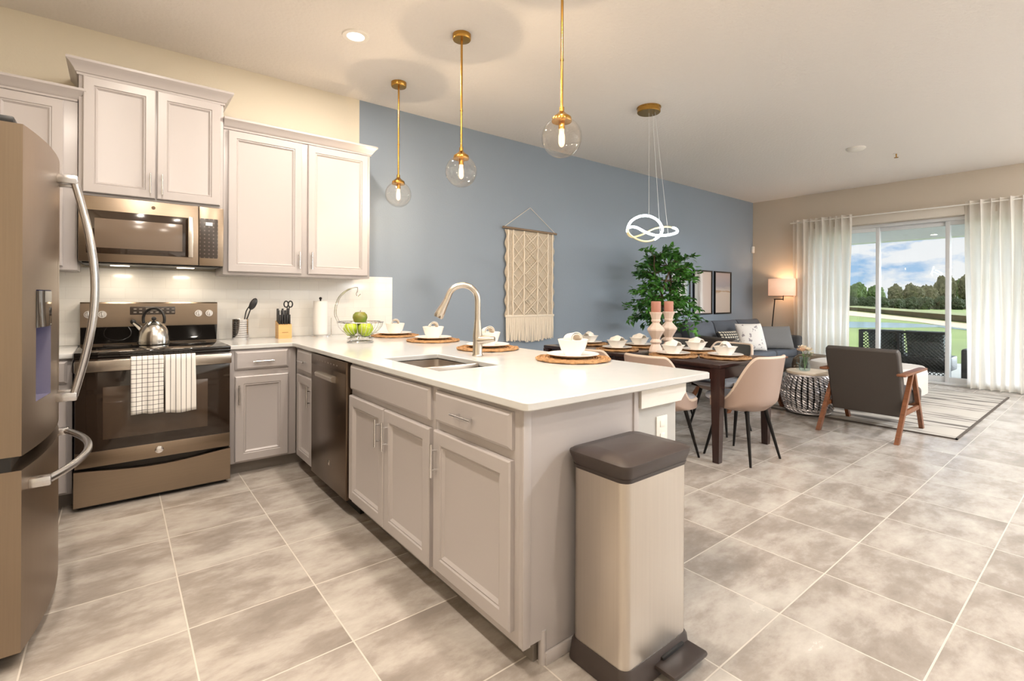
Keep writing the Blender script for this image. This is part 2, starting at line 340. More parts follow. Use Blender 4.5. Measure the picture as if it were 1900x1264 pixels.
# ------------------------------------------------------------------ geometry helpers
class G:
    def __init__(s):
        s.bm = bmesh.new()

    def box(s, x0, x1, y0, y1, z0, z1, b=0.0, seg=2, mat=None):
        r = bmesh.ops.create_cube(s.bm, size=1)
        vs = r['verts']
        for v in vs:
            v.co = Vector((x0 + (v.co.x + .5) * (x1 - x0), y0 + (v.co.y + .5) * (y1 - y0), z0 + (v.co.z + .5) * (z1 - z0)))
        if b:
            es = list({e for v in vs for e in v.link_edges})
            b = min(b, 0.49 * min(abs(x1 - x0), abs(y1 - y0), abs(z1 - z0)))
            r2 = bmesh.ops.bevel(s.bm, geom=es, offset=b, segments=seg, profile=0.5, affect='EDGES')
            vs = list({v for f in r2['faces'] for v in f.verts} | {v for v in vs if v.is_valid})
        if mat is not None:
            for v in vs:
                v.co = mat @ v.co
        return s

    def faces(s, vs, fs):
        V = [s.bm.verts.new(v) for v in vs]
        for f in fs:
            try:
                s.bm.faces.new([V[i] for i in f])
            except ValueError:
                pass
        return V

    def rings(s, rings, cap0=True, cap1=True, closed=True):
        n = len(rings[0]); V = [[s.bm.verts.new(p) for p in r] for r in rings]
        for a in range(len(V) - 1):
            for i in range(n if closed else n - 1):
                j = (i + 1) % n
                s.bm.faces.new((V[a][i], V[a][j], V[a + 1][j], V[a + 1][i]))
        if cap0:
            s.bm.faces.new(V[0][::-1])
        if cap1:
            s.bm.faces.new(V[-1])
        return s

    def cyl(s, p0, p1, r0, r1=None, n=20, cap=True):
        p0, p1 = Vector(p0), Vector(p1); r1 = r0 if r1 is None else r1
        d = (p1 - p0).normalized(); a = d.orthogonal().normalized(); b = d.cross(a)
        rs = []
        for p, r in ((p0, r0), (p1, r1)):
            rs.append([p + (a * math.cos(2 * PI * i / n) + b * math.sin(2 * PI * i / n)) * r for i in range(n)])
        return s.rings(rs, cap, cap)

    def lathe(s, prof, c=(0, 0, 0), n=32, cap0=True, cap1=True, sq=None):
        """prof: list of (radius, z)"""
        rs = []
        for r, z in prof:
            ring = []
            for i in range(n):
                t = 2 * PI * i / n
                x, y = math.cos(t), math.sin(t)
                if sq:
                    k = (abs(x) ** sq + abs(y) ** sq) ** (-1 / sq); x *= k; y *= k
                ring.append(Vector((c[0] + r * x, c[1] + r * y, c[2] + z)))
            rs.append(ring)
        return s.rings(rs, cap0, cap1)

    def tube(s, pts, r, n=10, closed=False, cap=True):
        pts = [Vector(p) for p in pts]; N = len(pts)
        rr = r if isinstance(r, (list, tuple)) else [r] * N
        rs = []; a = None
        for i, p in enumerate(pts):
            if closed:
                d = (pts[(i + 1) % N] - pts[i - 1]).normalized()
            else:
                d = (pts[min(i + 1, N - 1)] - pts[max(i - 1, 0)]).normalized()
            if a is None:
                a = d.orthogonal().normalized()
            else:
                a = (a - d * a.dot(d))
                a = a.normalized() if a.length > 1e-6 else d.orthogonal().normalized()
            b = d.cross(a)
            rs.append([p + (a * math.cos(2 * PI * k / n) + b * math.sin(2 * PI * k / n)) * rr[i] for k in range(n)])
        if closed:
            V = [[s.bm.verts.new(p) for p in q] for q in rs]
            # choose the twist that closes best
            best = min(range(n), key=lambda o: sum((V[0][(k + o) % n].co - V[-1][k].co).length for k in range(n)))
            for i in range(N):
                A = V[i]; B = V[(i + 1) % N]; o = best if i == N - 1 else 0
                for k in range(n):
                    s.bm.faces.new((A[k], A[(k + 1) % n], B[(k + 1 + o) % n], B[(k + o) % n]))
            return s
        return s.rings(rs, cap, cap)

    def prism(s, poly, axis, a0, a1):
        """poly: 2D outline; axis: 'x','y','z' extrusion"""
        def mk(p, a):
            return Vector((a, p[0], p[1])) if axis == 'x' else Vector((p[0], a, p[1])) if axis == 'y' else Vector((p[0], p[1], a))
        return s.rings([[mk(p, a0) for p in poly], [mk(p, a1) for p in poly]])

    def sphere(s, c, r, n=24, m=14, z0=-1.0, z1=1.0, sx=1, sy=1, sz=1, cap=True):
        prof = []
        for i in range(m + 1):
            t = math.asin(z0) + (math.asin(z1) - math.asin(z0)) * i / m
            prof.append((max(1e-4, math.cos(t)) * r, math.sin(t) * r))
        rs = [[Vector((c[0] + q * math.cos(2 * PI * k / n) * sx, c[1] + q * math.sin(2 * PI * k / n) * sy, c[2] + z * sz)) for k in range(n)] for q, z in prof]
        return s.rings(rs, cap, cap)

    def cushion(s, w, d, h, mat=None, n=12, e=2.6, puff=1.0):
        """pillow centred at 0: w along x, d along y, h thickness z; pinched at its seams"""
        nx = ny = n
        def P2(u, v, sg):
            fx, fy = abs(u) ** e, abs(v) ** e
            hh = h / 2 * max(0.0, (1 - fx) * (1 - fy)) ** (0.45 * puff)
            k = 1 - 0.05 * (u * u) * (v * v) * 0
            x = u * w / 2 * (1 - 0.05 * (1 - v * v)) if True else u
            return Vector((u * w / 2 * (1 - .04 * (1 - v * v) * abs(u) ** 3), v * d / 2 * (1 - .04 * (1 - u * u) * abs(v) ** 3), sg * hh))
        def lin_(i, n_):
            t = -1 + 2 * i / n_
            return math.sin(t * PI / 2)
        g1 = [[P2(lin_(i, nx), lin_(j, ny), 1) for j in range(ny + 1)] for i in range(nx + 1)]
        g2 = [[P2(lin_(i, nx), lin_(j, ny), -1) for j in range(ny + 1)] for i in range(nx + 1)]
        mat = mat or Matrix.Identity(4)
        for g, fl in ((g1, False), (g2, True)):
            V = [[s.bm.verts.new(mat @ p) for p in r] for r in g]
            for i in range(nx):
                for j in range(ny):
                    q = (V[i][j], V[i + 1][j], V[i + 1][j + 1], V[i][j + 1])
                    s.bm.faces.new(q[::-1] if fl else q)
        bmesh.ops.remove_doubles(s.bm, verts=s.bm.verts[:], dist=1e-5)
        return s

    def grid(s, fn, nu, nv, both=None):
        V = [[s.bm.verts.new(fn(i / nu, j / nv)) for j in range(nv + 1)] for i in range(nu + 1)]
        for i in range(nu):
            for j in range(nv):
                s.bm.faces.new((V[i][j], V[i + 1][j], V[i + 1][j + 1], V[i][j + 1]))
        return s

    def rpanel(s, o, U, V, N, w, h, prof):
        """rectangular rings: prof = [(inset, depth), ...], last ring capped. o = lower left corner of the back plane"""
        o, U, V, N = Vector(o), Vector(U), Vector(V), Vector(N)
        rs = []
        for i, d in prof:
            rs.append([o + U * i + V * i + N * d, o + U * (w - i) + V * i + N * d, o + U * (w - i) + V * (h - i) + N * d, o + U * i + V * (h - i) + N * d])
        return s.rings(rs)

    def obj(s, name, mat, parent=None, ang=38, solid=None, recalc=True):
        if recalc:
            bmesh.ops.recalc_face_normals(s.bm, faces=s.bm.faces[:])
        org = ORG.get(parent, Vector((0, 0, 0))) if parent else None
        if parent is None:
            xs = [v.co for v in s.bm.verts]
            org = Vector(((min(p.x for p in xs) + max(p.x for p in xs)) / 2, (min(p.y for p in xs) + max(p.y for p in xs)) / 2, min(p.z for p in xs)))
        if org.length:
            for v in s.bm.verts:
                v.co -= org
        me = bpy.data.meshes.new(name); s.bm.to_mesh(me); s.bm.free()
        me.materials.append(mat)
        me.polygons.foreach_set('use_smooth', [True] * len(me.polygons))
        me.set_sharp_from_angle(angle=math.radians(ang))
        o = bpy.data.objects.new(name, me); C.objects.link(o)
        if parent:
            o.parent = parent; ORG[o] = org
        else:
            o.location = org
        if solid:
            md = o.modifiers.new('thickness', 'SOLIDIFY'); md.thickness = solid; md.offset = 0
        return o


ORG = {}


def thing(name, label, cat, loc=(0, 0, 0), rotz=0.0, group=None, world=True):
    o = bpy.data.objects.new(name, None); C.objects.link(o); o.empty_display_size = 0.1
    o.location = loc; o.rotation_euler = (0, 0, rotz); o['label'] = label; o['category'] = cat
    if group:
        o['group'] = group
    ORG[o] = Vector(loc) if world else Vector((0, 0, 0))
    return o


def tag(o, label, cat, group=None, kind=None):
    o['label'] = label; o['category'] = cat
    if group:
        o['group'] = group
    if kind:
        o['kind'] = kind
    return o


def struct(o, label=None):
    o['kind'] = 'structure'
    if label:
        o['label'] = label
    return o


def dup(root, loc, rotz=None, label=None, group=None):
    def cp(o, p):
        c = o.copy(); C.objects.link(c); c.parent = p
        for ch in list(o.children):
            cp(ch, c)
        return c
    r = cp(root, None); r.location = loc
    if rotz is not None:
        r.rotation_euler = (0, 0, rotz)
    if label:
        r['label'] = label
    if group:
        r['group'] = group
    return r


def catmull(pts, n=8, closed=False):
    P_ = [Vector(p) for p in pts]; N = len(P_); out = []
    for i in range(N if closed else N - 1):
        p0, p1, p2, p3 = (P_[(i - 1) % N], P_[i], P_[(i + 1) % N], P_[(i + 2) % N]) if closed else (P_[max(i - 1, 0)], P_[i], P_[i + 1], P_[min(i + 2, N - 1)])
        for k in range(n):
            t = k / n
            out.append(0.5 * ((2 * p1) + (p2 - p0) * t + (2 * p0 - 5 * p1 + 4 * p2 - p3) * t * t + (3 * p1 - p0 - 3 * p2 + p3) * t ** 3))
    if not closed:
        out.append(P_[-1])
    return out


# ------------------------------------------------------------------ room shell
H, XF, XL, YB = 2.964, 9.284, -0.86, -6.4
struct(G().box(XL - .1, XF + .1, YB - .1, .1, -.12, 0).obj('floor', M_FLOOR), 'mottled grey-beige stone tile floor')
struct(G().box(XL - .1, XF + .1, YB - .1, .1, H, H + .2).obj('ceiling', M_CEIL), 'off-white textured ceiling')
struct(G().box(XL - .1, 1.874, 0, .1, 0, H).obj('wall_left', M_WALLW), 'cream kitchen wall above the cabinets')
struct(G().box(1.874, XF + .1, 0, .1, 0, H).obj('wall_accent', M_BLUE), 'slate blue accent wall')
struct(G().box(XL - .1, XL, YB, 0, 0, H).obj('wall_fridge', M_WALLW))
struct(G().box(XL - .1, XF + .1, YB - .1, YB, 0, H).obj('wall_back', M_WHITEW))
DY0, DY1, DZ = -0.95, -3.70, 2.36   # sliding door opening in the far wall
w = G(); w.box(XF, XF + .14, DY0, 0, 0, H).box(XF, XF + .14, YB, DY1, 0, H).box(XF, XF + .14, DY1, DY0, DZ, H)
struct(w.obj('wall_far', M_FAR), 'beige far wall around the sliding door')
struct(G().box(2.04, XF - .0, -.016, 0, 0, .11, .004).obj('baseboard_accent', M_WHITE))
struct(G().box(XF - .016, XF, DY0 + .02, 0, 0, .11, .004).obj('baseboard_far', M_WHITE))
bs = G().box(XL, 2.192, -.010, 0, .874, 1.384, .001).obj('trim_1', M_SUB); struct(bs, 'white subway tile backsplash')
# half wall that carries the bar
hw = G().box(1.775, 2.032, -3.11, 0, 0, .842).obj('wall_half', P('half_wall_paint', (186, 185, 183), .6)); struct(hw, 'pale grey half wall under the bar end')
cb = G()
cb.prism([(1.766, .768), (2.035, .768), (2.072, .80), (2.072, .848), (1.766, .848)], 'y', -3.135, -2.95)
struct(cb.obj('trim_2', M_WHITE), 'white moulded block capping the half wall')
op = thing('outlet_cover', 'white outlet plate on end of half wall behind the bin', 'outlet', (1.93, -3.11, .60))
G().box(1.893, 1.967, -3.116, -3.1101, .60, .715, .003).obj('plate', M_WHITE, op)
for zz in (.632, .684):
    G().box(1.915, 1.945, -3.119, -3.116, zz - .013, zz + .013, .002).obj('socket', M_CER, op)

# sliding door
d1 = bpy.data.objects.new('door_1', None); C.objects.link(d1); d1.location = (XF, -2.3, 0); d1['kind'] = 'structure'; d1['label'] = 'white sliding glass door'; ORG[d1] = Vector((XF, -2.3, 0))
f = G(); f.box(XF + .01, XF + .13, DY0 - .06, DY0, 0, DZ, .004).box(XF + .01, XF + .13, DY1, DY1 + .06, 0, DZ, .004).box(XF + .01, XF + .13, DY1, DY0, DZ - .05, DZ, .004).box(XF + .01, XF + .13, DY1, DY0, 0, .035, .004)
f.obj('frame', M_ALU, d1)


def sash(y0, y1, x, nm='sash'):
    q = G()
    q.box(x, x + .035, y0, y0 + .05, .036, DZ - .051, .004).box(x, x + .035, y1 - .05, y1, .036, DZ - .051, .004)
    q.box(x + .001, x + .034, y0 + .05, y1 - .05, .036, .11, .003).box(x + .001, x + .034, y0 + .05, y1 - .05, DZ - .11, DZ - .051, .003)
    o = q.obj(nm, M_ALU, d1)
    G().box(x + .014, x + .020, y0 + .05, y1 - .05, .11, DZ - .11).obj('pane', M_PANE, o)
    return o


sash(-1.92, -.96, XF + .03)
sash(-2.742, -1.868, XF + .08)
sash(-3.69, -2.69, XF + .03)
hb = G().box(XF - .09, XF - .002, DY1 + .05, DY0 - .02, 2.365, 2.50, .006)
struct(hb.obj('trim_3', P('headrail_paint', (206, 198, 186), .6)), 'beige blind headrail above the sliding door')

# ------------------------------------------------------------------ lights on the ceiling


def downlight(x, y, watts, label, color=WARM, size=.13):
    t = thing('recessed_light', label, 'ceiling light', (x, y, H), group='round recessed ceiling lights')
    G().lathe([(.058, -.010), (.085, -.010), (.088, -.004), (.088, 0), (.058, 0)], (x, y, H), 32, False, False).rings([[Vector((x + .058 * math.cos(a), y + .058 * math.sin(a), H + z)) for a in [2 * PI * i / 32 for i in range(32)]] for z in (-.010, 0)], False, False).obj('trim_ring', M_WHITE, t)
    G().lathe([(.056, -.006), (.056, -.003)], (x, y, H), 32).obj('diffuser', M_CAN, t)
    l = bpy.data.lights.new('downlight_lamp', 'AREA'); l.shape = 'DISK'; l.size = size; l.energy = watts; l.color = color
    lo = bpy.data.objects.new('downlight_lamp', l); C.objects.link(lo); lo.parent = t; lo.location = (0, 0, -.012)
    return t


downlight(1.438, -1.041, KITCHEN_W, 'lit recessed ceiling light above the kitchen sink run')
for x, y in ((.35, -1.75), (.35, -2.9), (1.44, -3.0), (.35, -4.2), (1.6, -4.7)):  # extra downlights added out of view to fill the kitchen
    downlight(x, y, KITCHEN_W, 'added unseen recessed kitchen fill light above the cooking aisle')
for x, y in ((4.2, -5.8), (6.3, -5.7), (8.3, -5.5)):  # unseen downlights added so their bounce brightens the living side
    downlight(x, y, LIVING_FILL_W, 'added unseen recessed fill light over the open living side', (.95, .98, 1.0))
t = thing('ceiling_light', 'small unlit round ceiling fixture above the living area', 'ceiling light', (6.909, -2.315, H))
G().lathe([(.03, -.028), (.085, -.022), (.098, -.010), (.098, 0)], (6.909, -2.315, H), 28).obj('cover', M_WHITE, t)
t = thing('fire_sprinkler', 'tiny brass sprinkler head on ceiling beyond the round fixture', 'sprinkler', (7.529, -2.55, H))
G().lathe([(.034, -.004), (.034, 0)], (7.529, -2.55, H), 20).obj('escutcheon', M_CEIL, t)
G().cyl((7.529, -2.55, H - .004), (7.529, -2.55, H - .045), .008, .006, 10).lathe([(.022, -.05), (.022, -.046)], (7.529, -2.55, H), 16).obj('head', M_BRASS, t)
t = thing('motion_sensor', 'small white motion sensor high in the corner by blue wall', 'sensor', (9.25, -.03, 2.04))
G().box(9.215, 9.262, -.05, -.001, 2.04, 2.16, .012).obj('housing', M_WHITE, t)
G().box(9.205, 9.216, -.042, -.012, 2.055, 2.10, .004).obj('lens', M_PAPER, t)


def pendant(x, y, label):
    zg = 2.045; R = .106
    t = thing('globe_pendant', label, 'pendant light', (x, y, H), group='brass globe pendants over the bar', world=True)
    G().lathe([(.012, -.042), (.058, -.036), (.062, -.030), (.062, 0)], (x, y, H), 32).obj('canopy', M_BRASS, t)
    G().cyl((x, y, zg + R + .03), (x, y, H - .04), .0075, n=14).cyl((x, y, zg + R + .30), (x, y, zg + R + .31), .0095, n=14).obj('rod', M_BRASS, t)
    c = G().lathe([(.052, .070), (.054, .076), (.050, .094), (.026, .112), (.013, .125), (.013, .148)], (x, y, zg + .012), 28).obj('cap', M_BRASS, t)
    G().cyl((x, y, zg + .045), (x, y, zg + .085), .017, n=16).obj('socket', M_BRASS, c)
    G().sphere((x, y, zg), R, 32, 18, -1.0, math.sin(math.radians(58)), cap=False).obj('globe', M_GLOBE, t)
    b = G().lathe([(.004, -.062), (.012, -.056), (.017, -.042), (.017, -.005), (.013, .012), (.013, .032)], (x, y, zg + .012), 16).obj('bulb', M_BULBT, t)
    q = G()
    for k in range(4):
        a = k * PI / 2
        q.cyl((x + .011 * math.cos(a), y + .011 * math.sin(a), zg - .036), (x + .008 * math.cos(a), y + .008 * math.sin(a), zg + .022), .0014, n=6)
    q.obj('filament', M_FIL, b)
    l = bpy.data.lights.new('bulb_lamp', 'POINT'); l.energy = BULB_W; l.shadow_soft_size = .004; l.color = (1, .76, .50)
    lo = bpy.data.objects.new('bulb_lamp', l); C.objects.link(lo); lo.parent = t; lo.location = (0, 0, zg - .036 - H)
    return t


pendant(1.99, -.55, 'brass globe pendant nearest the blue wall, beside the cabinets')
pendant(1.99, -1.50, 'middle brass globe pendant, hanging over the sink faucet')
pendant(2.02, -2.43, 'brass globe pendant over island corner, its canopy out of view')

# twisted LED pendant over the dining table
LX, LY = 4.02, -1.53
t = thing('led_loop_pendant', 'twisted white LED loop pendant over the dining table', 'pendant light', (LX, LY, H))
G().lathe([(.10, -.05), (.105, -.045), (.105, -.012), (.11, -.008), (.11, 0)], (LX, LY, H), 36).obj('canopy', M_BRASS, t)


def lp(u, v, dd=0.0):   # a point of the loop on the upright plane through the lamp, plus depth
    d = 4.57 + dd
    return Vector(cam.matrix_world.translation) + _F * d + _R3 * ((u - 950) / 915.1 * d) - _U3 * ((v - 554.025) / 915.1 * d)


led = [(1190, 436, .05), (1172, 440, .0), (1164, 430, -.06), (1170, 412, -.08), (1186, 402, -.06), (1204, 401, 0), (1220, 409, .06), (1229, 424, .1), (1225, 436, .1), (1213, 445, .05), (1197, 448, 0), (1180, 443, -.04), (1167, 433, -.06), (1166, 423, -.08),
       (1180, 422, -.1), (1198, 431, -.12), (1218, 437, -.12), (1240, 436, -.08), (1256, 431, 0), (1253, 424, .08), (1236, 421, .12), (1216, 424, .14), (1202, 430, .1)]
cur = catmull([lp(*p) for p in led], 8, True)
G().tube(cur[2 * 8:9 * 8] , .011, 10).obj('led_strip', M_LED, t)
G().tube(cur[13 * 8:19 * 8 + 4], .011, 10).obj('led_strip', M_LED, t)
G().tube(cur, .0085, 8, closed=True).obj('frame', M_LEDG, t)
q = G()
for i in (5 * 8, 8 * 8, 17 * 8):
    p = cur[i]; q.cyl((p.x, p.y, p.z), (LX + (p.x - LX) * .3, LY + (p.y - LY) * .3, H - .03), .0014, n=6)
q.obj('suspension_wire', M_ALU, t)

# ------------------------------------------------------------------ cabinets
AX = {'wall': (Vector((1, 0, 0)), Vector((0, 0, 1)), Vector((0, -1, 0))),
      'pen': (Vector((0, -1, 0)), Vector((0, 0, 1)), Vector((-1, 0, 0)))}
DOOR = [(0, 0), (0, .017), (.005, .022), (.050, .022), (.054, .016), (.060, .018), (.070, .008), (.080, .006)]
DRAW = [(0, 0), (0, .012), (.012, .021), (.016, .021)]


def wp(face, s, z, d, base):
    """point on a cabinet front: s along it, z up, d outwards from the carcass plane"""
    return Vector((s, base - d, z)) if face == 'wall' else Vector((base - d, -s, z))


def door(parent, face, base, s0, s1, z0, z1, prof=DOOR, name='door', handle=None):
    U, V, N = AX[face]
    o = G().rpanel(wp(face, s0, z0, 0, base), U, V, N, s1 - s0, z1 - z0, prof).obj(name, M_CAB, parent, 25)
    if handle:
        kind, a, z = handle
        q = G(); L = .13
        if kind == 'v':
            q.cyl(wp(face, a, z - L / 2, .046, base), wp(face, a, z + L / 2, .046, base), .0055, n=12)
            for zz in (z - .038, z + .038):
                q.cyl(wp(face, a, zz, .016, base), wp(face, a, zz, .046, base), .0045, n=10)
        else:
            q.cyl(wp(face, a - L / 2, z, .046, base), wp(face, a + L / 2, z, .046, base), .0055, n=12)
            for aa in (a - .038, a + .038):
                q.cyl(wp(face, aa, z, .016, base), wp(face, aa, z, .046, base), .0045, n=10)
        q.obj('handle', M_CHROME, o)
    return o


def crown(parent, x0, x1, yf, z0, prof, left=True, right=True):
    rs = []
    for o, z in prof:
        l = o if left else 0; r = o if right else 0
        rs.append([Vector((x0 - l, -.002, z0 + z)), Vector((x0 - l, yf - o, z0 + z)), Vector((x1 + r, yf - o, z0 + z)), Vector((x1 + r, -.002, z0 + z))])
    G().rings(rs).obj('crown_moulding', M_CAB, parent, 30)


CR = [(.0, -.012), (.008, -.012), (.010, 0), (.016, .004), (.022, .018), (.040, .045), (.052, .055), (.056, .060), (.056, .074)]
CRS = [(.0, -.012), (.008, -.012), (.010, 0), (.016, .004), (.022, .014), (.036, .034), (.046, .044), (.050, .048), (.050, .062)]

t = thing('wall_cabinet', 'tall grey wall cabinet above the microwave, two doors', 'cabinet', (.38, -.18, 1.805))
G().box(.002, .758, -.375, -.002, 1.806, 2.535, .002).obj('carcass', M_CAB, t)
door(t, 'wall', -.375, .022, .376, 1.822, 2.520, handle=('v', .349, 1.915))
door(t, 'wall', -.375, .384, .738, 1.822, 2.520, handle=('v', .411, 1.915))
crown(t, .002, .758, -.375, 2.535, CR)
t = thing('wall_cabinet', 'wide grey two-door wall cabinet between microwave and blue wall', 'cabinet', (1.30, -.175, 1.352))
G().box(.762, 1.828, -.350, -.002, 1.352, 2.385, .002).obj('carcass', M_CAB, t)
door(t, 'wall', -.350, .790, 1.283, 1.372, 2.365, handle=('v', 1.262, 1.475))
door(t, 'wall', -.350, 1.330, 1.806, 1.372, 2.365, handle=('v', 1.353, 1.475))
crown(t, .762, 1.828, -.350, 2.385, CRS, left=False)
t = thing('wall_cabinet', 'grey wall cabinet in the corner behind the refrigerator top', 'cabinet', (-.43, -.175, 1.352))
G().box(XL + .002, -.002, -.350, -.002, 1.352, 2.375, .002).obj('carcass', M_CAB, t)
door(t, 'wall', -.350, -.385, -.065, 1.372, 2.355, handle=('v', -.36, 1.475))
door(t, 'wall', -.350, -.715, -.395, 1.372, 2.355)
crown(t, XL + .06, -.012, -.350, 2.375, CRS, right=True, left=False)

t = thing('base_cabinet', 'grey base cabinet right of the range, one drawer over door', 'cabinet', (.98, -.30, 0))
G().box(.766, 1.183, -.600, -.002, .085, .846, .002).obj('carcass', M_CAB, t)
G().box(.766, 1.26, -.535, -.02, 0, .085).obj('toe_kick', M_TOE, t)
door(t, 'wall', -.600, .797, 1.128, .708, .832, DRAW, 'drawer', ('h', .966, .760))
door(t, 'wall', -.600, .797, 1.128, .098, .664, handle=('v', .818, .545))
t = thing('base_cabinet', 'grey base cabinet left of the range, mostly behind refrigerator', 'cabinet', (-.43, -.30, 0))
G().box(XL + .002, -.008, -.600, -.002, .085, .846, .002).obj('carcass', M_CAB, t)
G().box(XL + .002, -.008, -.535, -.02, 0, .085).obj('toe_kick', M_TOE, t)
door(t, 'wall', -.600, -.44, -.03, .708, .832, DRAW, 'drawer')
door(t, 'wall', -.600, -.44, -.03, .098, .664)

XP = 1.185   # peninsula carcass front plane
t = thing('base_cabinet', 'narrow grey corner cabinet left of the dishwasher', 'cabinet', (1.48, -.83, 0))
G().box(XP, 1.770, -1.040, -.604, .085, .846, .002).obj('carcass', M_CAB, t)
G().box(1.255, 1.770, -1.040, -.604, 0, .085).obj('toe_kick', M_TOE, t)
door(t, 'pen', XP, .690, 1.030, .690, .832, DRAW, 'drawer', ('h', .86, .764))
door(t, 'pen', XP, .690, 1.030, .098, .664, handle=('v', 1.005, .550))
t = thing('sink_cabinet', 'grey double-door cabinet under the sink', 'cabinet', (1.48, -2.13, 0))
G().box(XP, 1.770, -2.575, -1.672, .085, .640, .002).box(XP, XP + .05, -2.575, -1.672, .64, .846, .002).box(XP + .05, 1.77, -2.575, -2.555, .64, .846).box(XP + .05, 1.77, -1.692, -1.672, .64, .846).obj('carcass', M_CAB, t)
G().box(1.255, 1.770, -2.575, -1.672, 0, .085).obj('toe_kick', M_TOE, t)
door(t, 'pen', XP, 1.690, 2.555, .700, .832, DRAW, 'false_front')
door(t, 'pen', XP, 1.682, 2.118, .110, .668, handle=('v', 2.083, .552))
door(t, 'pen', XP, 2.128, 2.555, .110, .668, handle=('v', 2.160, .552))
t = thing('base_cabinet', 'grey end cabinet of the peninsula, drawer over wide door', 'cabinet', (1.48, -2.85, 0))
G().box(XP, 1.745, -3.100, -2.577, .085, .846, .002).obj('carcass', M_CAB, t)
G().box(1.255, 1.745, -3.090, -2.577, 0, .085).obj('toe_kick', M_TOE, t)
door(t, 'pen', XP, 2.597, 3.077, .706, .828, DRAW, 'drawer', ('h', 2.82, .766))
door(t, 'pen', XP, 2.590, 3.077, .125, .672, handle=('v', 2.617, .560))
q = G().prism([(XP - .001, .086), (1.268, .086), (1.268, 0), (1.748, 0), (1.748, .846), (XP - .001, .846)], 'y', -3.120, -3.100)
q.obj('end_panel', M_CAB, t)
q = G(); q.cyl((1.276, -3.112, 0), (1.276, -3.112, .112), .013, n=16).box(1.276, 1.748, -3.132, -3.120, 0, .042, .004)
q.box(XP - .004, XP + .028, -3.126, -3.118, .086, .846, .002)
q.box(1.733, 1.762, -3.126, -3.112, 0, .846, .002)
q.obj('panel_trim', M_CAB, t)

# worktops
q = G()
ZT0, ZT1 = .846, .874
SX0, SX1, SY0, SY1 = 1.285, 1.622, -1.835, -2.430
outl = [(.764, -.011), (.764, -.622), (1.125, -.622), (1.150, -.632), (1.158, -.655), (1.158, -3.150), (1.166, -3.164), (1.183, -3.168), (2.200, -3.168), (2.213, -3.155), (2.213, -.011)]


def slab_with_hole(q, outline, hole, z0, z1):
    bmn = bmesh.new()
    def loop(pts):
        vs = [bmn.verts.new((p[0], p[1], z1)) for p in pts]
        return [bmn.edges.new((vs[i], vs[(i + 1) % len(vs)])) for i in range(len(vs))]
    es = loop(outline) + loop(hole)
    bmesh.ops.triangle_fill(bmn, use_beauty=True, edges=es)
    r = bmesh.ops.extrude_face_region(bmn, geom=bmn.faces[:])
    bmesh.ops.translate(bmn, vec=(0, 0, z0 - z1), verts=[v for v in r['geom'] if isinstance(v, bmesh.types.BMVert)])
    me = bpy.data.meshes.new('tmp'); bmn.to_mesh(me); bmn.free(); q.bm.from_mesh(me); bpy.data.meshes.remove(me)


slab_with_hole(q, outl, [(SX0, SY0), (SX1, SY0), (SX1, SY1), (SX0, SY1)], ZT0, ZT1)
o = q.obj('countertop', M_QZ); tag(o, 'white quartz L-shaped countertop running from range to bar end', 'countertop')
md = o.modifiers.new('soft_edge', 'BEVEL'); md.width = .004; md.segments = 2; md.limit_method = 'ANGLE'; md.angle_limit = math.radians(50)
o = G().box(XL + .002, -.006, -.622, -.011, ZT0, ZT1, .003).obj('countertop', M_QZ); tag(o, 'short white countertop between refrigerator and range', 'countertop')

# sink: two steel bowls under the cut-out
t = thing('kitchen_sink', 'undermount stainless double-bowl sink set in the peninsula', 'sink', (1.45, -2.13, .66))
YD = -2.240


def bowl_mesh(x0, x1, y0, y1, z0, z1):
    i = .018
    rs = []
    def rr(x0, x1, y0, y1, z, r=.03):
        pts = []
        for cx, cy, a0 in ((x1 - r, y1 - r, 0), (x0 + r, y1 - r, 90), (x0 + r, y0 + r, 180), (x1 - r, y0 + r, 270)):
            for k in range(5):
                a = math.radians(a0 + k * 22.5); pts.append(Vector((cx + r * math.cos(a), cy + r * math.sin(a), z)))
        return pts
    rs.append(rr(x0 - .012, x1 + .012, y0 - .006, y1 + .006, z1 - .0015))
    rs.append(rr(x0, x1, y0, y1, z1 - .0015))
    rs.append(rr(x0 + .004, x1 - .004, y0 + .004, y1 - .004, z0 + .03)); rs.append(rr(x0 + .014, x1 - .014, y0 + .014, y1 - .014, z0 + .006)); rs.append(rr(x0 + .03, x1 - .03, y0 + .03, y1 - .03, z0))
    return G().rings(rs, False, True)


M_SINK = P('sink_steel', (196, 186, 176), .3, 1.0)
bowl_mesh(SX0, SX1, YD + .008, SY0, .66, ZT0).obj('basin', M_SINK, t)
bowl_mesh(SX0, SX1, SY1, YD - .008, .69, ZT0).obj('basin', M_SINK, t)
G().box(SX0 + .002, SX1 - .002, YD - .011, YD + .011, .71, .8655, .006).obj('divider', M_SINK, t)
for y, z in ((-2.03, .6605), (-2.335, .6905)):
    G().lathe([(.022, .001), (.036, .003), (.042, .001), (.042, 0)], (1.46, y, z), 20).obj('drain', M_CHROME, t)

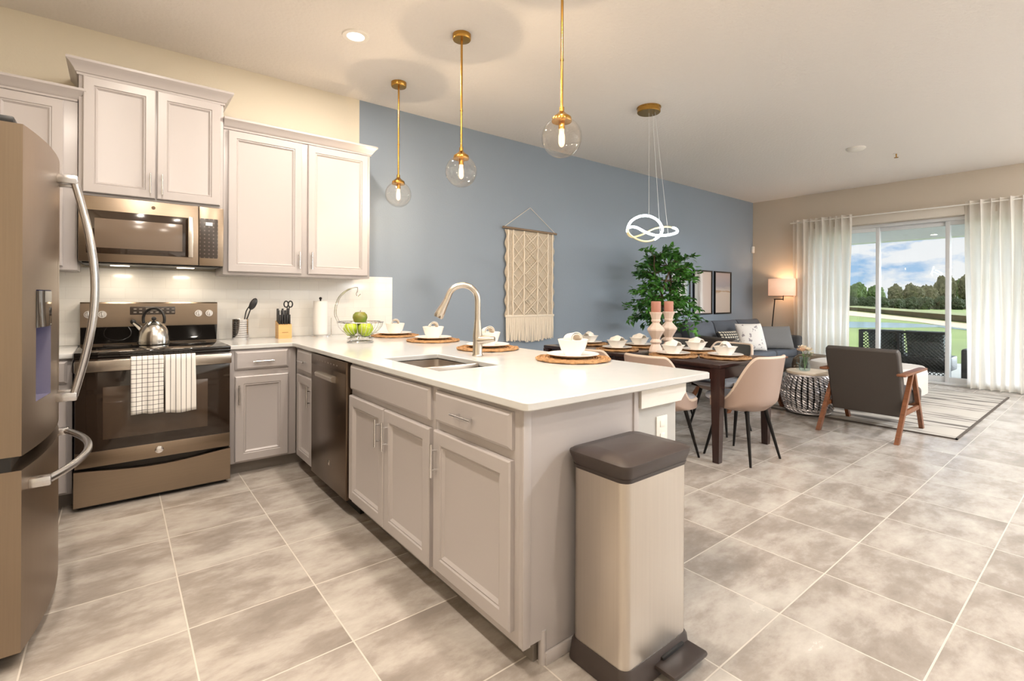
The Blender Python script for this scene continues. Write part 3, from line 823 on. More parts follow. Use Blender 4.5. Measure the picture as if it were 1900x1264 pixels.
FX, FY = 1.735, -2.07
t = thing('kitchen_faucet', 'brushed gooseneck pull-down faucet behind the sink', 'faucet', (FX, FY, ZT1))
G().lathe([(.030, 0), (.031, .004), (.027, .012), (.0255, .075), (.026, .11), (.022, .15), (.0178, .20)], (FX, FY, ZT1), 24).obj('body', M_STEEL, t)
sdir = Vector((-.88, .47, 0)).normalized()
p = [Vector((FX, FY, 1.06)), Vector((FX, FY, 1.16))]
Rr = .082
for k in range(0, 13):
    a = PI * k / 12 * .92
    p.append(Vector((FX, FY, 1.182)) + sdir * (Rr - Rr * math.cos(a)) + Vector((0, 0, Rr * math.sin(a))))
lastd = (p[-1] - p[-2]).normalized()
p.append(p[-1] + lastd * .02)
G().tube(p, .0165, 16).obj('spout', M_STEEL, t)
h0 = p[-1]
dn = (lastd + sdir * .10).normalized()
G().tube([h0, h0 + dn * .03, h0 + dn * .075, h0 + dn * .10, h0 + dn * .108], [.0170, .0190, .0260, .0270, .022], 18).obj('spray_head', M_STEEL, t)
hd = Vector((.55, -.83, 0)).normalized()
b0 = Vector((FX, FY, .965))
G().tube([b0, b0 + hd * .03, b0 + hd * .055 + Vector((0, 0, .002)), b0 + hd * .10 + Vector((0, 0, .006))], [.026, .025, .021, .013], 16).obj('lever', M_STEEL, t)

# ------------------------------------------------------------------ range, microwave, dishwasher, refrigerator
t = thing('range', 'bronze steel electric range with black glass cooktop', 'range', (.38, -.36, 0))
G().box(.004, .756, -.660, -.020, .02, .860, .004).obj('body', M_BLACK, t)
G().box(.02, .74, -.645, -.04, 0, .022).obj('foot', M_BLACK, t)
q = G(); q.box(.000, .760, -.695, -.020, .858, .880, .005).box(.0, .760, -.690, -.66, .842, .862, .004).obj('cooktop', M_BLACKG, t)
dr = G(); dr.box(.006, .754, -.702, -.662, .240, .842, .004).obj('oven_door', M_OVENG, t)
dd = [o for o in t.children if o.name.startswith('oven_door')][0]
G().box(.006, .754, -.7055, -.70, .240, .325, .003).obj('lower_panel', M_SLATE, dd)
G().box(.125, .632, -.7045, -.7015, .385, .682, .001).obj('oven_window', M_OVENW, dd)
G().box(.004, .756, -.752, -.738, .774, .838, .006).box(.010, .05, -.742, -.70, .79, .825, .004).box(.71, .75, -.742, -.70, .79, .825, .004).obj('handle', M_STEEL, dd)
G().lathe([(.021, 0), (.021, .002), (.017, .004)], (0, 0, 0), 24).obj('badge', M_CHROME, dd)
bg = [o for o in dd.children if o.name.startswith('badge')][0]
bg.rotation_euler = (PI / 2, 0, 0); bg.location = Vector((.385, -.7055, .284)) - Vector((.38, -.36, 0)) + Vector((0, 0, 0))
# the badge was built about the world origin, so undo the root offset in its mesh
for v in bg.data.vertices:
    v.co += Vector((.38, -.36, 0))
G().prism([(.002, .026), (.758, .026), (.758, .224)] + [(.758 - .756 * k / 16, .224 - .030 * math.sin(PI * k / 16) ** 1.3) for k in range(1, 16)] + [(.002, .224)], 'y', -.700, -.664).obj('storage_drawer', M_SLATE, t)
q = G(); q.prism([(-.020, .862), (-.115, .862), (-.115, .905), (-.145, .985), (-.148, 1.0), (-.145, 1.148), (-.138, 1.156), (-.020, 1.156)], 'x', .002, .758)
bgd = q.obj('backguard', M_SLATE, t, 30)
q = G(); q.prism([(-.10, .885), (-.128, .885), (-.132, .915), (-.158, .994), (-.10, .994)], 'x', .004, .756).obj('lower_guard', M_BLACKG, bgd, 30)
G().box(.253, .503, -.1515, -.1455, 1.072, 1.126, .003).obj('control_display', P('display_panel', (66, 58, 52), .2), bgd)
q = G()
for i in range(8):
    for j in range(2):
        if 2 <= i <= 4 and j == 1:
            continue
        x = .272 + i * .030; q.box(x, x + .016, -.1535, -.1512, 1.083 + j * .022, 1.092 + j * .022, .001)
q.box(.338, .405, -.1535, -.1512, 1.099, 1.117, .001)
q.obj('button', P('panel_print', (140, 130, 119), .4), bgd)
for x in (.042, .111, .640, .706):
    k = G(); k.cyl((x, -.146, 1.077), (x, -.156, 1.077), .025, .023, 22).cyl((x, -.156, 1.077), (x, -.180, 1.077), .017, .014, 20).box(x - .003, x + .003, -.186, -.178, 1.060, 1.094, .002)
    k.obj('knob', M_CHROME, bgd)
# cooktop burner rings
M_RING = P('burner_marking', (74, 70, 68), .15)
for x, y, r in ((.19, -.52, .10), (.57, -.52, .085), (.19, -.25, .075), (.57, -.25, .105)):
    G().lathe([(r, .0), (r, .0006), (r - .004, .0006), (r - .004, 0)], (x, y, .8802), 36, False, False).obj('burner_ring', M_RING, t)

t = thing('microwave', 'bronze over-the-range microwave with dark glass door', 'microwave', (.38, -.2, 1.402))
G().box(.004, .756, -.395, -.012, 1.404, 1.800, .004).obj('body', M_BLACK, t)
fd = G().box(.004, .610, -.418, -.395, 1.404, 1.800, .005).obj('door', M_SLATE, t)
G().box(.040, .572, -.4205, -.417, 1.455, 1.716, .002).obj('glass', P('microwave_glass', (48, 36, 27), .08, coat=.5), fd)
G().box(.078, .520, -.4215, -.420, 1.490, 1.668, .001).obj('window', P('microwave_window', (112, 97, 84), .15), fd)
G().box(.548, .578, -.452, -.440, 1.450, 1.720, .006).box(.552, .574, -.442, -.418, 1.455, 1.485, .003).box(.552, .574, -.442, -.418, 1.685, 1.715, .003).obj('handle', M_STEEL, fd)
cpn = G().box(.612, .756, -.418, -.395, 1.404, 1.800, .005).obj('control_side', M_SLATE, t)
pn = G().box(.616, .722, -.4205, -.417, 1.455, 1.722, .002).obj('keypad', M_MESHD, cpn)
G().box(.650, .690, -.4218, -.420, 1.675, 1.697, .001).obj('clock_display', P('clock_display', (190, 195, 195), .3, emit=(200, 215, 220), estr=.6), cpn)
q = G().box(.02, .74, -.385, -.03, 1.396, 1.405, .002); us = q.obj('underside', M_DARKM, t)
for x in (.20, .56):
    G().box(x - .05, x + .05, -.20, -.15, 1.393, 1.397, .002).obj('task_light', M_CAN, us)
    l = bpy.data.lights.new('task_lamp', 'AREA'); l.shape = 'RECTANGLE'; l.size = .10; l.size_y = .05; l.energy = .7; l.color = (1, .84, .64)
    lo = bpy.data.objects.new('task_lamp', l); C.objects.link(lo); lo.parent = us; lo.location = Vector((x, -.175, 1.390)) - Vector((.38, -.2, 1.402))
G().cyl((.365, -.4185, 1.760), (.365, -.4205, 1.760), .011, n=20).obj('badge', M_SLATED, fd)

t = thing('dishwasher', 'brown steel dishwasher between corner cabinet and sink cabinet', 'dishwasher', (1.45, -1.355, 0))
G().box(1.20, 1.765, -1.668, -1.044, .09, .846).obj('tub', M_BLACK, t)
G().box(1.235, 1.765, -1.668, -1.044, .0, .09).obj('toe_panel', M_BLACK, t)
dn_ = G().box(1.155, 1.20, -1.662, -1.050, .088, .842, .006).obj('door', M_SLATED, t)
q = G(); q.prism([(1.155, .705), (1.132, .715), (1.128, .735), (1.140, .742), (1.155, .745)], 'y', -1.50, -1.20); q.obj('pocket_handle', M_STEEL, dn_)
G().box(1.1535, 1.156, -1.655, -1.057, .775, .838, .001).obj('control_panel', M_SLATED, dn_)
q = G()
for i in range(9):
    q.box(1.1525, 1.154, -1.13 - i * .05, -1.115 - i * .05, .806, .812)
q.obj('button', P('panel_print', (186, 176, 164), .4), dn_)
G().box(1.1535, 1.156, -1.40, -1.376, .215, .245, .001).obj('badge', M_STEEL, dn_)

# refrigerator: doors bow outwards (towards +x)
FYC, FHW = -1.645, .455
FX0, SAG = -.050, .052


def fx(y):
    tt = (y - FYC) / FHW
    return FX0 + SAG * (1 - tt * tt)


def bowed(y0, y1, z0, z1, xb, hole=None, depth=.07, crown_=0.0):
    q = G()
    ys = [y0 + (y1 - y0) * i / 14 for i in range(15)]; zs = [z0, z1]
    if hole:
        ys = sorted(set([y for y in ys if not (min(abs(y - hole[0]), abs(y - hole[1])) < .012)] + [hole[0], hole[1]])); zs = [z0, hole[2], hole[3], z1]
    V = {}
    def vt(i, j):
        if (i, j) not in V:
            V[i, j] = q.bm.verts.new((fx(ys[i]), ys[i], zs[j]))
        return V[i, j]
    inh = lambda i, j: hole and hole[0] - 1e-6 <= ys[i] and ys[i + 1] <= hole[1] + 1e-6 and zs[j] >= hole[2] - 1e-6 and zs[j + 1] <= hole[3] + 1e-6
    for i in range(len(ys) - 1):
        for j in range(len(zs) - 1):
            if inh(i, j):
                continue
            q.bm.faces.new((vt(i, j), vt(i + 1, j), vt(i + 1, j + 1), vt(i, j + 1)))
    n = len(ys) - 1; m = len(zs) - 1
    b = {k: q.bm.verts.new((xb, ys[k[0]], zs[k[1]])) for k in [(0, j) for j in range(m + 1)] + [(n, j) for j in range(m + 1)]}
    for j in range(m):
        q.bm.faces.new((b[0, j], vt(0, j), vt(0, j + 1), b[0, j + 1])); q.bm.faces.new((vt(n, j), b[n, j], b[n, j + 1], vt(n, j + 1)))
    q.bm.faces.new([b[0, m]] + [vt(i, m) for i in range(n + 1)] + [b[n, m]]); q.bm.faces.new([b[n, 0]] + [vt(i, 0) for i in range(n, -1, -1)] + [b[0, 0]])
    q.bm.faces.new([b[0, j] for j in range(m + 1)] + [b[n, j] for j in range(m, -1, -1)])
    if hole:
        a0 = (fx(hole[0]), hole[0]); a1 = (fx(hole[1]), hole[1])
    return q


t = thing('refrigerator', 'bronze steel French door refrigerator at the left edge', 'refrigerator', (-.45, FYC, 0))
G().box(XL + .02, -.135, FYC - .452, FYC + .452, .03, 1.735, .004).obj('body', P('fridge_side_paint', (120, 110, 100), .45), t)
G().box(XL + .05, -.16, FYC - .43, FYC + .43, 0, .03).obj('foot', M_BLACK, t)
HOLE = (-1.99, -1.81, .835, 1.215)
nd_ = bowed(FYC - .455, FYC - .003, .682, 1.742, -.128, HOLE).obj('door', M_SLATEH, t, 30, recalc=False)
fd_ = bowed(FYC + .003, FYC + .455, .682, 1.742, -.128).obj('door', M_SLATEH, t, 30)
dw_ = bowed(FYC - .455, FYC + .455, .055, .636, -.128).obj('freezer_drawer', M_SLATEH, t, 30)
G().box(-.128, -.075, FYC - .450, FYC + .450, .636, .682).obj('door_gasket', M_BLACK, t)
# dispenser niche sits in the near door
q = G(); xi = -.105
x_a, x_b = fx(HOLE[0]), fx(HOLE[1])
q.faces([(x_a, HOLE[0], HOLE[2]), (x_b, HOLE[1], HOLE[2]), (x_b, HOLE[1], HOLE[3]), (x_a, HOLE[0], HOLE[3]), (xi, HOLE[0], HOLE[2]), (xi, HOLE[1], HOLE[2]), (xi, HOLE[1], HOLE[3]), (xi, HOLE[0], HOLE[3])],
        [(0, 1, 5, 4), (1, 2, 6, 5), (2, 3, 7, 6), (3, 0, 4, 7), (4, 5, 6, 7)])
q.obj('dispenser_niche', P('blue_glow_niche_plastic', (104, 100, 112), .25, emit=(60, 90, 220), estr=.04), nd_, recalc=False)  # faint blue emission in the plastic stands in for the display lamp
G().prism([(x_a + .002, HOLE[0]), (fx(-1.90) + .004, -1.90), (x_b + .002, HOLE[1]), (xi, HOLE[1]), (xi, HOLE[0])], 'z', 1.085, 1.212).obj('dispenser_panel', M_BLACKG, nd_)
G().box(xi + .005, xi + .05, -1.92, -1.88, .99, 1.085, .006).obj('dispenser_lever', M_BLACK, nd_)


def bowed_handle(y, ztop, zbot, parent):
    q = G(); x0 = fx(y)
    pts = []
    for k in range(17):
        s = k / 16
        pts.append(Vector((x0 + .048 + .066 * math.sin(PI * s), y, ztop + (zbot - ztop) * s)))
    q.tube(pts, .0135, 14)
    for z, p_ in ((ztop, pts[0]), (zbot, pts[-1])):
        q.box(x0 - .004, x0 + .062, y - .015, y + .015, z - .028 if z == ztop else z - .006, z + .006 if z == ztop else z + .028, .005)
    q.obj('handle', M_HAND, parent)


bowed_handle(FYC - .045, 1.665, .785, nd_)
bowed_handle(FYC + .045, 1.665, .785, fd_)
q = G(); pts = []
for k in range(21):
    s = -1 + 2 * k / 20; y = FYC + s * .39
    pts.append(Vector((fx(y) + .040 + .055 * (1 - s * s), y, .575)))
q.tube(pts, .0135, 14)
for p_ in (pts[0], pts[-1]):
    q.box(fx(p_.y) - .006, p_.x + .012, p_.y - .018, p_.y + .018, .559, .591, .005)
q.obj('handle', M_HAND, dw_)
for y in (FYC - .40, FYC + .40):
    G().box(-.20, -.072, y - .035, y + .035, 1.742, 1.768, .006).obj('hinge_cover', M_BLACK, t)

# ------------------------------------------------------------------ things on the range and worktop
kx, ky = .375, -.305
t = thing('kettle', 'stainless whistling kettle on the range cooktop', 'kettle', (kx, ky, .8805))
G().lathe([(.080, 0), (.086, .004), (.088, .02), (.087, .045), (.080, .085), (.066, .115), (.048, .135), (.042, .140)], (kx, ky, .8805), 36).obj('body', P('kettle_steel', (210, 206, 200), .2, 1.0), t)
ld = G().lathe([(.043, .139), (.038, .146), (.022, .152), (.006, .154)], (kx, ky, .8805), 28).obj('lid', M_CHROME, t)
G().sphere((kx, ky, .8805 + .168), .014, 16, 10).cyl((kx, ky, .8805 + .150), (kx, ky, .8805 + .160), .005, n=10).obj('knob', M_BLACK, ld)
sdv = Vector((-.78, .62, 0)).normalized()
b0 = Vector((kx, ky, .8805))
sp_ = G().tube([b0 + sdv * .066 + Vector((0, 0, .085)), b0 + sdv * .10 + Vector((0, 0, .115)), b0 + sdv * .128 + Vector((0, 0, .138))], [.021, .016, .012], 14).obj('spout', M_CHROME, t)
G().sphere(b0 + sdv * .136 + Vector((0, 0, .147)), .016, 14, 10).obj('whistle_cap', M_BLACK, sp_)
q = G(); pts = []
hdv = Vector((.78, -.62, 0)).normalized()
for k in range(15):
    a = PI * (-.12 + 1.24 * k / 14)
    pts.append(b0 + hdv * (.070 * math.cos(a)) + Vector((0, 0, .165 + .072 * math.sin(a))))
q.tube(pts, .0085, 12).obj('handle', M_BLACK, t)


def towel(x0, x1, zf, zb, m, label, ph):
    q = G(); n = 30; yb = -.7455; prof = []
    L1 = .842 - zb; L2 = .842 - zf
    for k in range(10):
        prof.append((-.728, zb + (.838 - zb) * k / 9))
    prof += [(-.7295, .8435), (-.7355, .8475), (-.745, .8490), (-.7535, .8475), (-.7605, .8425)]
    for k in range(1, 15):
        prof.append((-.7600 - .004 * k / 14, .838 + (zf - .838) * k / 14))
    def fn(u, v):
        i = v * (len(prof) - 1); a = int(min(i, len(prof) - 2)); fr = i - a
        y = prof[a][0] * (1 - fr) + prof[a + 1][0] * fr; z = prof[a][1] * (1 - fr) + prof[a + 1][1] * fr
        fall = max(0, (.82 - z)) / .3
        sgn = -1 if y < -.745 else .4
        y += sgn * .006 * fall * (1 + math.sin(u * 11 + ph)) * (1 if y < -.745 else .3)
        x = x0 + (x1 - x0) * u + .006 * fall * math.sin(u * 6 + ph)
        return Vector((x, y, z + (.004 * math.sin(u * 5 + ph) * fall if v > .9 else 0)))
    o = q.grid(fn, 18, len(prof) - 1).obj('dish_towel', m, None, 60, solid=.003, recalc=False)
    return tag(o, label, 'towel', 'towels on the oven handle')


towel(.247, .401, .518, .62, M_TOWELG, 'white dish towel with black check on the oven handle', .4)
towel(.404, .560, .508, .60, M_TOWELS, 'white dish towel with thin black stripes on the oven handle', 2.0)

ux, uy = .905, -.17
t = thing('utensil_holder', 'perforated steel utensil holder on counter beside the range', 'utensil holder', (ux, uy, ZT1))
q = G().lathe([(.055, 0), (.056, .004), (.056, .150), (.058, .156), (.055, .156), (.053, .150), (.053, .006)], (ux, uy, ZT1), 32, True, True)
q.obj('cup', M_CHROME, t)
q = G()
for i in range(14):
    for j in range(8):
        a = -2.9 + i * .17; z = ZT1 + .022 + j * .016
        d = Vector((math.cos(a), math.sin(a), 0)); p_ = Vector((ux, uy, z))
        q.cyl(p_ + d * .0558, p_ + d * .0566, .0030, n=8)
q.obj('perforation', P('perforation_shadow', (84, 80, 78), .5), t)
t = thing('serving_spoon', 'black spoon leaning out of the steel utensil holder', 'kitchen utensil', (ux + .02, uy, ZT1 + .01))
pts = [Vector((ux - .02, uy, ZT1 + .012)), Vector((ux + .045, uy - .005, ZT1 + .165)), Vector((ux + .066, uy - .008, ZT1 + .23))]
G().tube(pts, .0045, 10).obj('handle', M_BLACK, t)
mt = Matrix.Translation(Vector((ux + .082, uy - .012, ZT1 + .268))) @ Matrix.Rotation(math.radians(25), 4, 'Y')
q = G().sphere((0, 0, 0), 1, 18, 12)
for v in q.bm.verts:
    v.co = mt @ Vector((v.co.x * .024, v.co.y * .010, v.co.z * .048))
q.obj('bowl', M_BLACK, t)
t = thing('slotted_turner', 'black wire-neck turner beside the spoon in steel holder', 'kitchen utensil', (ux, uy, ZT1 + .01))
pts = [Vector((ux + .01, uy + .02, ZT1 + .012)), Vector((ux + .032, uy + .015, ZT1 + .17)), Vector((ux + .045, uy + .012, ZT1 + .225)), Vector((ux + .075, uy + .012, ZT1 + .268))]
G().tube(catmull(pts, 5), .0042, 10).obj('handle', M_BLACK, t)

bx, by = 1.205, -.17
t = thing('knife_block', 'light wood knife block full of black handled knives', 'knife block', (bx, by, ZT1))
q = G().prism([(by + .05, ZT1), (by - .05, ZT1), (by - .05, ZT1 + .105), (by + .05, ZT1 + .135)], 'x', bx - .048, bx + .048)
q.obj('block', M_BLOCK, t)
G().box(bx - .022, bx + .022, by - .0512, by - .05, ZT1 + .045, ZT1 + .049).obj('stamped_mark', P('burnt_mark', (150, 108, 62), .6), t)
k = 0
for j, (yy, zz, L, n) in enumerate(((-.028, .110, .075, 5), (.002, .118, .10, 4), (.030, .126, .105, 3))):
    for i in range(n):
        x = bx - .036 + i * .072 / max(1, n - 1)
        kn = G().box(x - .0065, x + .0065, by + yy - .010, by + yy + .010, ZT1 + zz, ZT1 + zz + L, .003).obj('knife', M_BLACK)
        tag(kn, 'black knife handle standing in the light wood knife block', 'knife', 'knives in the wood block')
t = thing('kitchen_scissors', 'black handled scissors sticking up from knife block top', 'scissors', (bx + .03, by + .03, ZT1 + .13))
for sx in (-1, 1):
    pts = [Vector((bx + .045 + sx * .016 + .016 * math.cos(a), by + .042, ZT1 + .265 + .024 * math.sin(a))) for a in [2 * PI * i / 16 for i in range(16)]]
    G().tube(pts, .005, 8, closed=True).tube([Vector((bx + .045 + sx * .008, by + .042, ZT1 + .243)), Vector((bx + .045 - sx * .004, by + .042, ZT1 + .14))], .0045, 8).obj('handle', M_BLACK, t)

px_, py_ = 1.50, -.13
t = thing('paper_towel_holder', 'upright metal paper towel holder near the backsplash corner', 'paper towel holder', (px_, py_, ZT1))
G().lathe([(.078, 0), (.078, .006), (.07, .010)], (px_, py_, ZT1), 28).obj('base', M_CHROME, t)
G().cyl((px_, py_, ZT1 + .008), (px_, py_, ZT1 + .305), .006, n=12).sphere((px_, py_, ZT1 + .312), .012, 14, 8).obj('post', M_DARKM, t)
G().tube([Vector((px_ + .085, py_ - .01, ZT1 + .006)), Vector((px_ + .085, py_ - .01, ZT1 + .15))], .004, 8).cyl((px_ + .05, py_ - .006, ZT1 + .005), (px_ + .088, py_ - .01, ZT1 + .005), .004, n=8).obj('tension_arm', M_CHROME, t)
o = G().lathe([(.019, .012), (.055, .012), (.056, .016), (.056, .286), (.055, .29), (.019, .29)], (px_, py_, ZT1), 32, False, False).rings([[Vector((px_ + .019 * math.cos(a), py_ + .019 * math.sin(a), ZT1 + z)) for a in [2 * PI * i / 32 for i in range(32)]] for z in (.012, .29)], False, False).obj('paper_towel_roll', M_PAPER)
tag(o, 'white paper towel roll on the upright metal holder', 'paper towels')

# fruit basket with banana hook
fx_, fy_ = 1.545, -.875
t = thing('fruit_basket', 'wire fruit bowl with tall banana hook on the counter', 'fruit basket', (fx_, fy_, ZT1))
q = G(); Rb = .158
ringp = lambda r, z, n=40: [Vector((fx_ + r * math.cos(2 * PI * i / n), fy_ + r * math.sin(2 * PI * i / n), z)) for i in range(n)]
q.tube(ringp(Rb, ZT1 + .145), .0042, 8, closed=True).tube(ringp(.07, ZT1 + .042), .003, 8, closed=True)
for k in range(30):
    a = 2 * PI * k / 30; d = Vector((math.cos(a), math.sin(a), 0)); c0 = Vector((fx_, fy_, ZT1))
    q.tube([c0 + d * (Rb * math.sin(s)) + Vector((0, 0, .145 - .108 * (math.cos(s) ** 1.1 if s < 1.56 else 0))) for s in [1.57, 1.25, .95, .7, .45, .2]], .0017, 5)
q.obj('bowl', M_CHROME, t)
q = G(); q.tube(ringp(.088, ZT1 + .006), .0045, 8, closed=True).tube(ringp(.088, ZT1 + .030), .0035, 8, closed=True)
for k in range(6):
    a = 2 * PI * k / 6; d = Vector((math.cos(a), math.sin(a), 0)); c0 = Vector((fx_, fy_, ZT1))
    q.cyl(c0 + d * .088 + Vector((0, 0, .006)), c0 + d * .088 + Vector((0, 0, .03)), .003, n=6)
    q.cyl(c0 + d * .088 + Vector((0, 0, .03)), c0 + d * .07 + Vector((0, 0, .042)), .003, n=6)
q.obj('foot', M_CHROME, t)
q = G(); hd_ = -_R
for off in (-.018, .018):
    pts = [(.158, .145), (.178, .20), (.172, .27), (.14, .335), (.09, .375), (.045, .392)]
    q.tube(catmull([Vector((fx_, fy_, ZT1)) + hd_ * a + _F * off * (1 if i < 5 else .1) + Vector((0, 0, z)) for i, (a, z) in enumerate(pts)], 5), .0035, 8)
q.tube(catmull([Vector((fx_, fy_, ZT1)) + hd_ * a + Vector((0, 0, z)) for a, z in ((.045, .392), (.022, .392), (.022, .365), (.03, .345), (.018, .33), (.0, .345))], 5), .0038, 8)
q.obj('banana_hook', M_CHROME, t)


def apple(x, y, z, r, m, label):
    q = G().lathe([(r * .10, r * .10), (r * .45, 0), (r * .82, r * .38), (r * 1.0, r * .95), (r * .93, r * 1.35), (r * .62, r * 1.68), (r * .3, r * 1.72), (r * .06, r * 1.58)], (x, y, z), 24)
    t = thing('apple', label, 'apple', (x, y, z), group='green apples in the wire bowl')
    q.obj('fruit', m, t)
    G().tube([Vector((x, y, z + r * 1.56)), Vector((x + .004, y, z + r * 1.95))], .0018, 6).obj('stem', M_TRUNK, t)


fr = _R * 1.0; ff = _F
ctr = Vector((fx_, fy_, ZT1))
for a, b, z, m, lab in ((-.058, -.030, .050, M_APPLE, 'bright yellow-green apple at left in the wire bowl'), (.050, -.040, .050, M_APPLE, 'bright green apple at front right in the wire bowl'),
                        (.0, .062, .050, M_APPLE, 'green apple at the back of the wire bowl'), (-.002, -.002, .128, M_PEAR, 'darker olive-green apple on top of the fruit pile')):
    p_ = ctr + fr * a + ff * b
    apple(p_.x, p_.y, ZT1 + z, .052, m, lab)


# ------------------------------------------------------------------ place settings
def make_setting(x, y, z, rot, style, where, grp):
    """mat, plate, bowl and rolled napkin: four things of their own"""
    if not hasattr(make_setting, 'proto'):
        q = G(); N = 14
        for k in range(N):
            r = .012 + .178 * k / (N - 1)
            q.tube([Vector((r * math.cos(2 * PI * i / 44), r * math.sin(2 * PI * i / 44), .006 + .0022 * math.sin(2 * PI * i / 44 * 11 + k * PI))) for i in range(44)], .0062, 6, closed=True)
        q.lathe([(.185, .001), (.185, .007)], (0, 0, 0), 44)
        mat_ = q.obj('placemat', M_RAT)
        pl = G().lathe([(.070, 0), (.074, .003), (.105, .008), (.134, .017), (.136, .019), (.132, .021), (.104, .012), (.072, .007)], (0, 0, 0), 48).obj('dinner_plate', M_CER)
        sb = G().lathe([(.042, 0), (.044, .006), (.062, .03), (.073, .064), (.079, .084), (.077, .085), (.069, .064), (.056, .03), (.040, .010)], (0, 0, 0), 40).obj('bowl', M_CER)
        qb = G().lathe([(.040, 0), (.042, .006), (.058, .03), (.070, .058), (.080, .070), (.078, .071), (.066, .058), (.054, .03), (.038, .010)], (0, 0, 0), 40, sq=5).obj('bowl', M_CER)
        q = G(); L = .10
        def roll(u, v):
            a = 2 * PI * 1.6 * u; r = .022 + .012 * u
            return Vector((-L / 2 + L * v + .006 * math.sin(a), r * math.cos(a), r * math.sin(a)))
        nk = q.grid(roll, 40, 6).obj('napkin', M_LINEN, None, 60, solid=.003, recalc=False)
        q = G()
        def fold(u, v):
            a, b = u * 2 - 1, v * 2 - 1
            return Vector((a * .078 * (1 - .18 * abs(b)), b * .050, .062 * max(0, 1 - abs(a + .15 * b)) * (1 - .35 * abs(b)) + .014 * abs(math.sin(a * 5 + b)) - .004))
        nf = q.grid(fold, 20, 12).obj('napkin', M_LINEN, None, 22, solid=.004, recalc=False)
        make_setting.proto = (mat_, pl, sb, qb, nk, nf); make_setting.used = set()
        for o in make_setting.proto:
            o.location = (0, 0, 0)
    mat_, pl, sb, qb, nk, nf = make_setting.proto

    def put(o, loc, r, label, cat, g):
        c = o.copy() if o in make_setting.used else o
        if o in make_setting.used:
            C.objects.link(c)
        make_setting.used.add(o)
        c.location = loc; c.rotation_euler = r
        tag(c, label, cat, g)
    put(mat_, (x, y, z), (0, 0, rot), 'round woven rattan placemat ' + where, 'placemat', 'woven placemats')
    put(pl, (x, y, z + .0148), (0, 0, 0), 'round white dinner plate ' + where, 'plate', 'white dinner plates')
    if style == 'roll':
        put(sb, (x, y, z + .0225), (0, 0, 0), 'round white bowl ' + where, 'bowl', 'white bowls')
        dv = Vector((math.cos(rot), math.sin(rot), 0))
        put(nk, (x, y, z + .080), (0, math.radians(-8), rot), 'rolled white napkin in the bowl ' + where, 'napkin', 'white napkins')
    else:
        put(qb, (x, y, z + .0225), (0, 0, rot), 'square white bowl ' + where, 'bowl', 'white bowls')
        put(nf, (x, y, z + .076), (0, 0, rot), 'folded white napkin in the bowl ' + where, 'napkin', 'white napkins')


for x, y, wh in ((1.99, -.50, 'on the bar nearest the blue wall'), (2.015, -1.09, 'on the bar left of the faucet'),
                 (2.00, -1.80, 'on the bar behind the faucet'), (2.04, -2.50, 'on the bar nearest the peninsula end')):
    make_setting(x, y, ZT1, math.radians(-112), 'roll', wh, 'bar')
TZ = .720
for x, y, r, wh in ((4.02, -2.275, 90, 'at the table end before the nearest chair'), (3.785, -1.95, 0, 'on the bar side of the dining table, near end'),
                    (3.79, -1.36, 0, 'on the bar side of the dining table, far end'), (4.22, -1.90, 0, 'on the sofa side of the dining table, near end'),
                    (4.20, -1.30, 0, 'on the sofa side of the table behind the candlesticks'), (4.00, -.82, 90, 'at the table end nearest the blue wall')):
    make_setting(x, y, TZ, math.radians(r), 'fold', wh, 'table')

# ------------------------------------------------------------------ dining table, candles, chairs
t = thing('dining_table', 'dark espresso wood dining table set for six', 'table', (4.0, -1.53, 0))
G().box(3.575, 4.415, -2.470, -.590, TZ - .030, TZ, .005).obj('tabletop', M_WOODB, t)
G().box(3.60, 4.39, -2.445, -.615, TZ - .115, TZ - .031).obj('apron', M_WOODB, t)
for x in (3.52 + .09, 4.38):
    for y in (-2.435, -.625):
        s = .034
        G().rings([[Vector((x + a * k, y + b * k, z)) for a, b in ((-1, -1), (1, -1), (1, 1), (-1, 1))] for k, z in ((.024, 0), (.036, TZ - .12), (.036, TZ - .031))]).obj('leg', M_WOODB, t)

for x, y, lab in ((3.93, -1.68, 'left of the two cream turned candlesticks on dining table'), (4.20, -1.63, 'right of the two cream turned candlesticks on dining table')):
    t = thing('candlestick', lab, 'candlestick', (x, y, TZ), group='cream candlesticks')
    G().lathe([(.060, 0), (.063, .008), (.058, .030), (.046, .055), (.036, .075), (.050, .085), (.052, .095), (.040, .110), (.034, .118), (.060, .165), (.078, .195), (.078, .208), (.044, .245), (.030, .262), (.040, .272), (.044, .282), (.038, .292),
                (.046, .325), (.056, .345), (.058, .352), (.056, .356)], (x, y, TZ), 10).obj('stem', M_CREAMC, t, 20)
    c = thing('pillar_candle', 'dusty pink pillar candle on the ' + ('left' if x < 4 else 'right') + ' cream candlestick', 'candle', (x, y, TZ + .356), group='pink pillar candles')
    G().lathe([(.042, 0), (.0425, .003), (.0425, .092), (.040, .096), (.012, .093)], (x, y, TZ + .3565), 28).obj('wax', M_PINK, c)
    G().cyl((x, y, TZ + .448), (x, y, TZ + .462), .0015, n=6).obj('wick', M_BLACK, c)


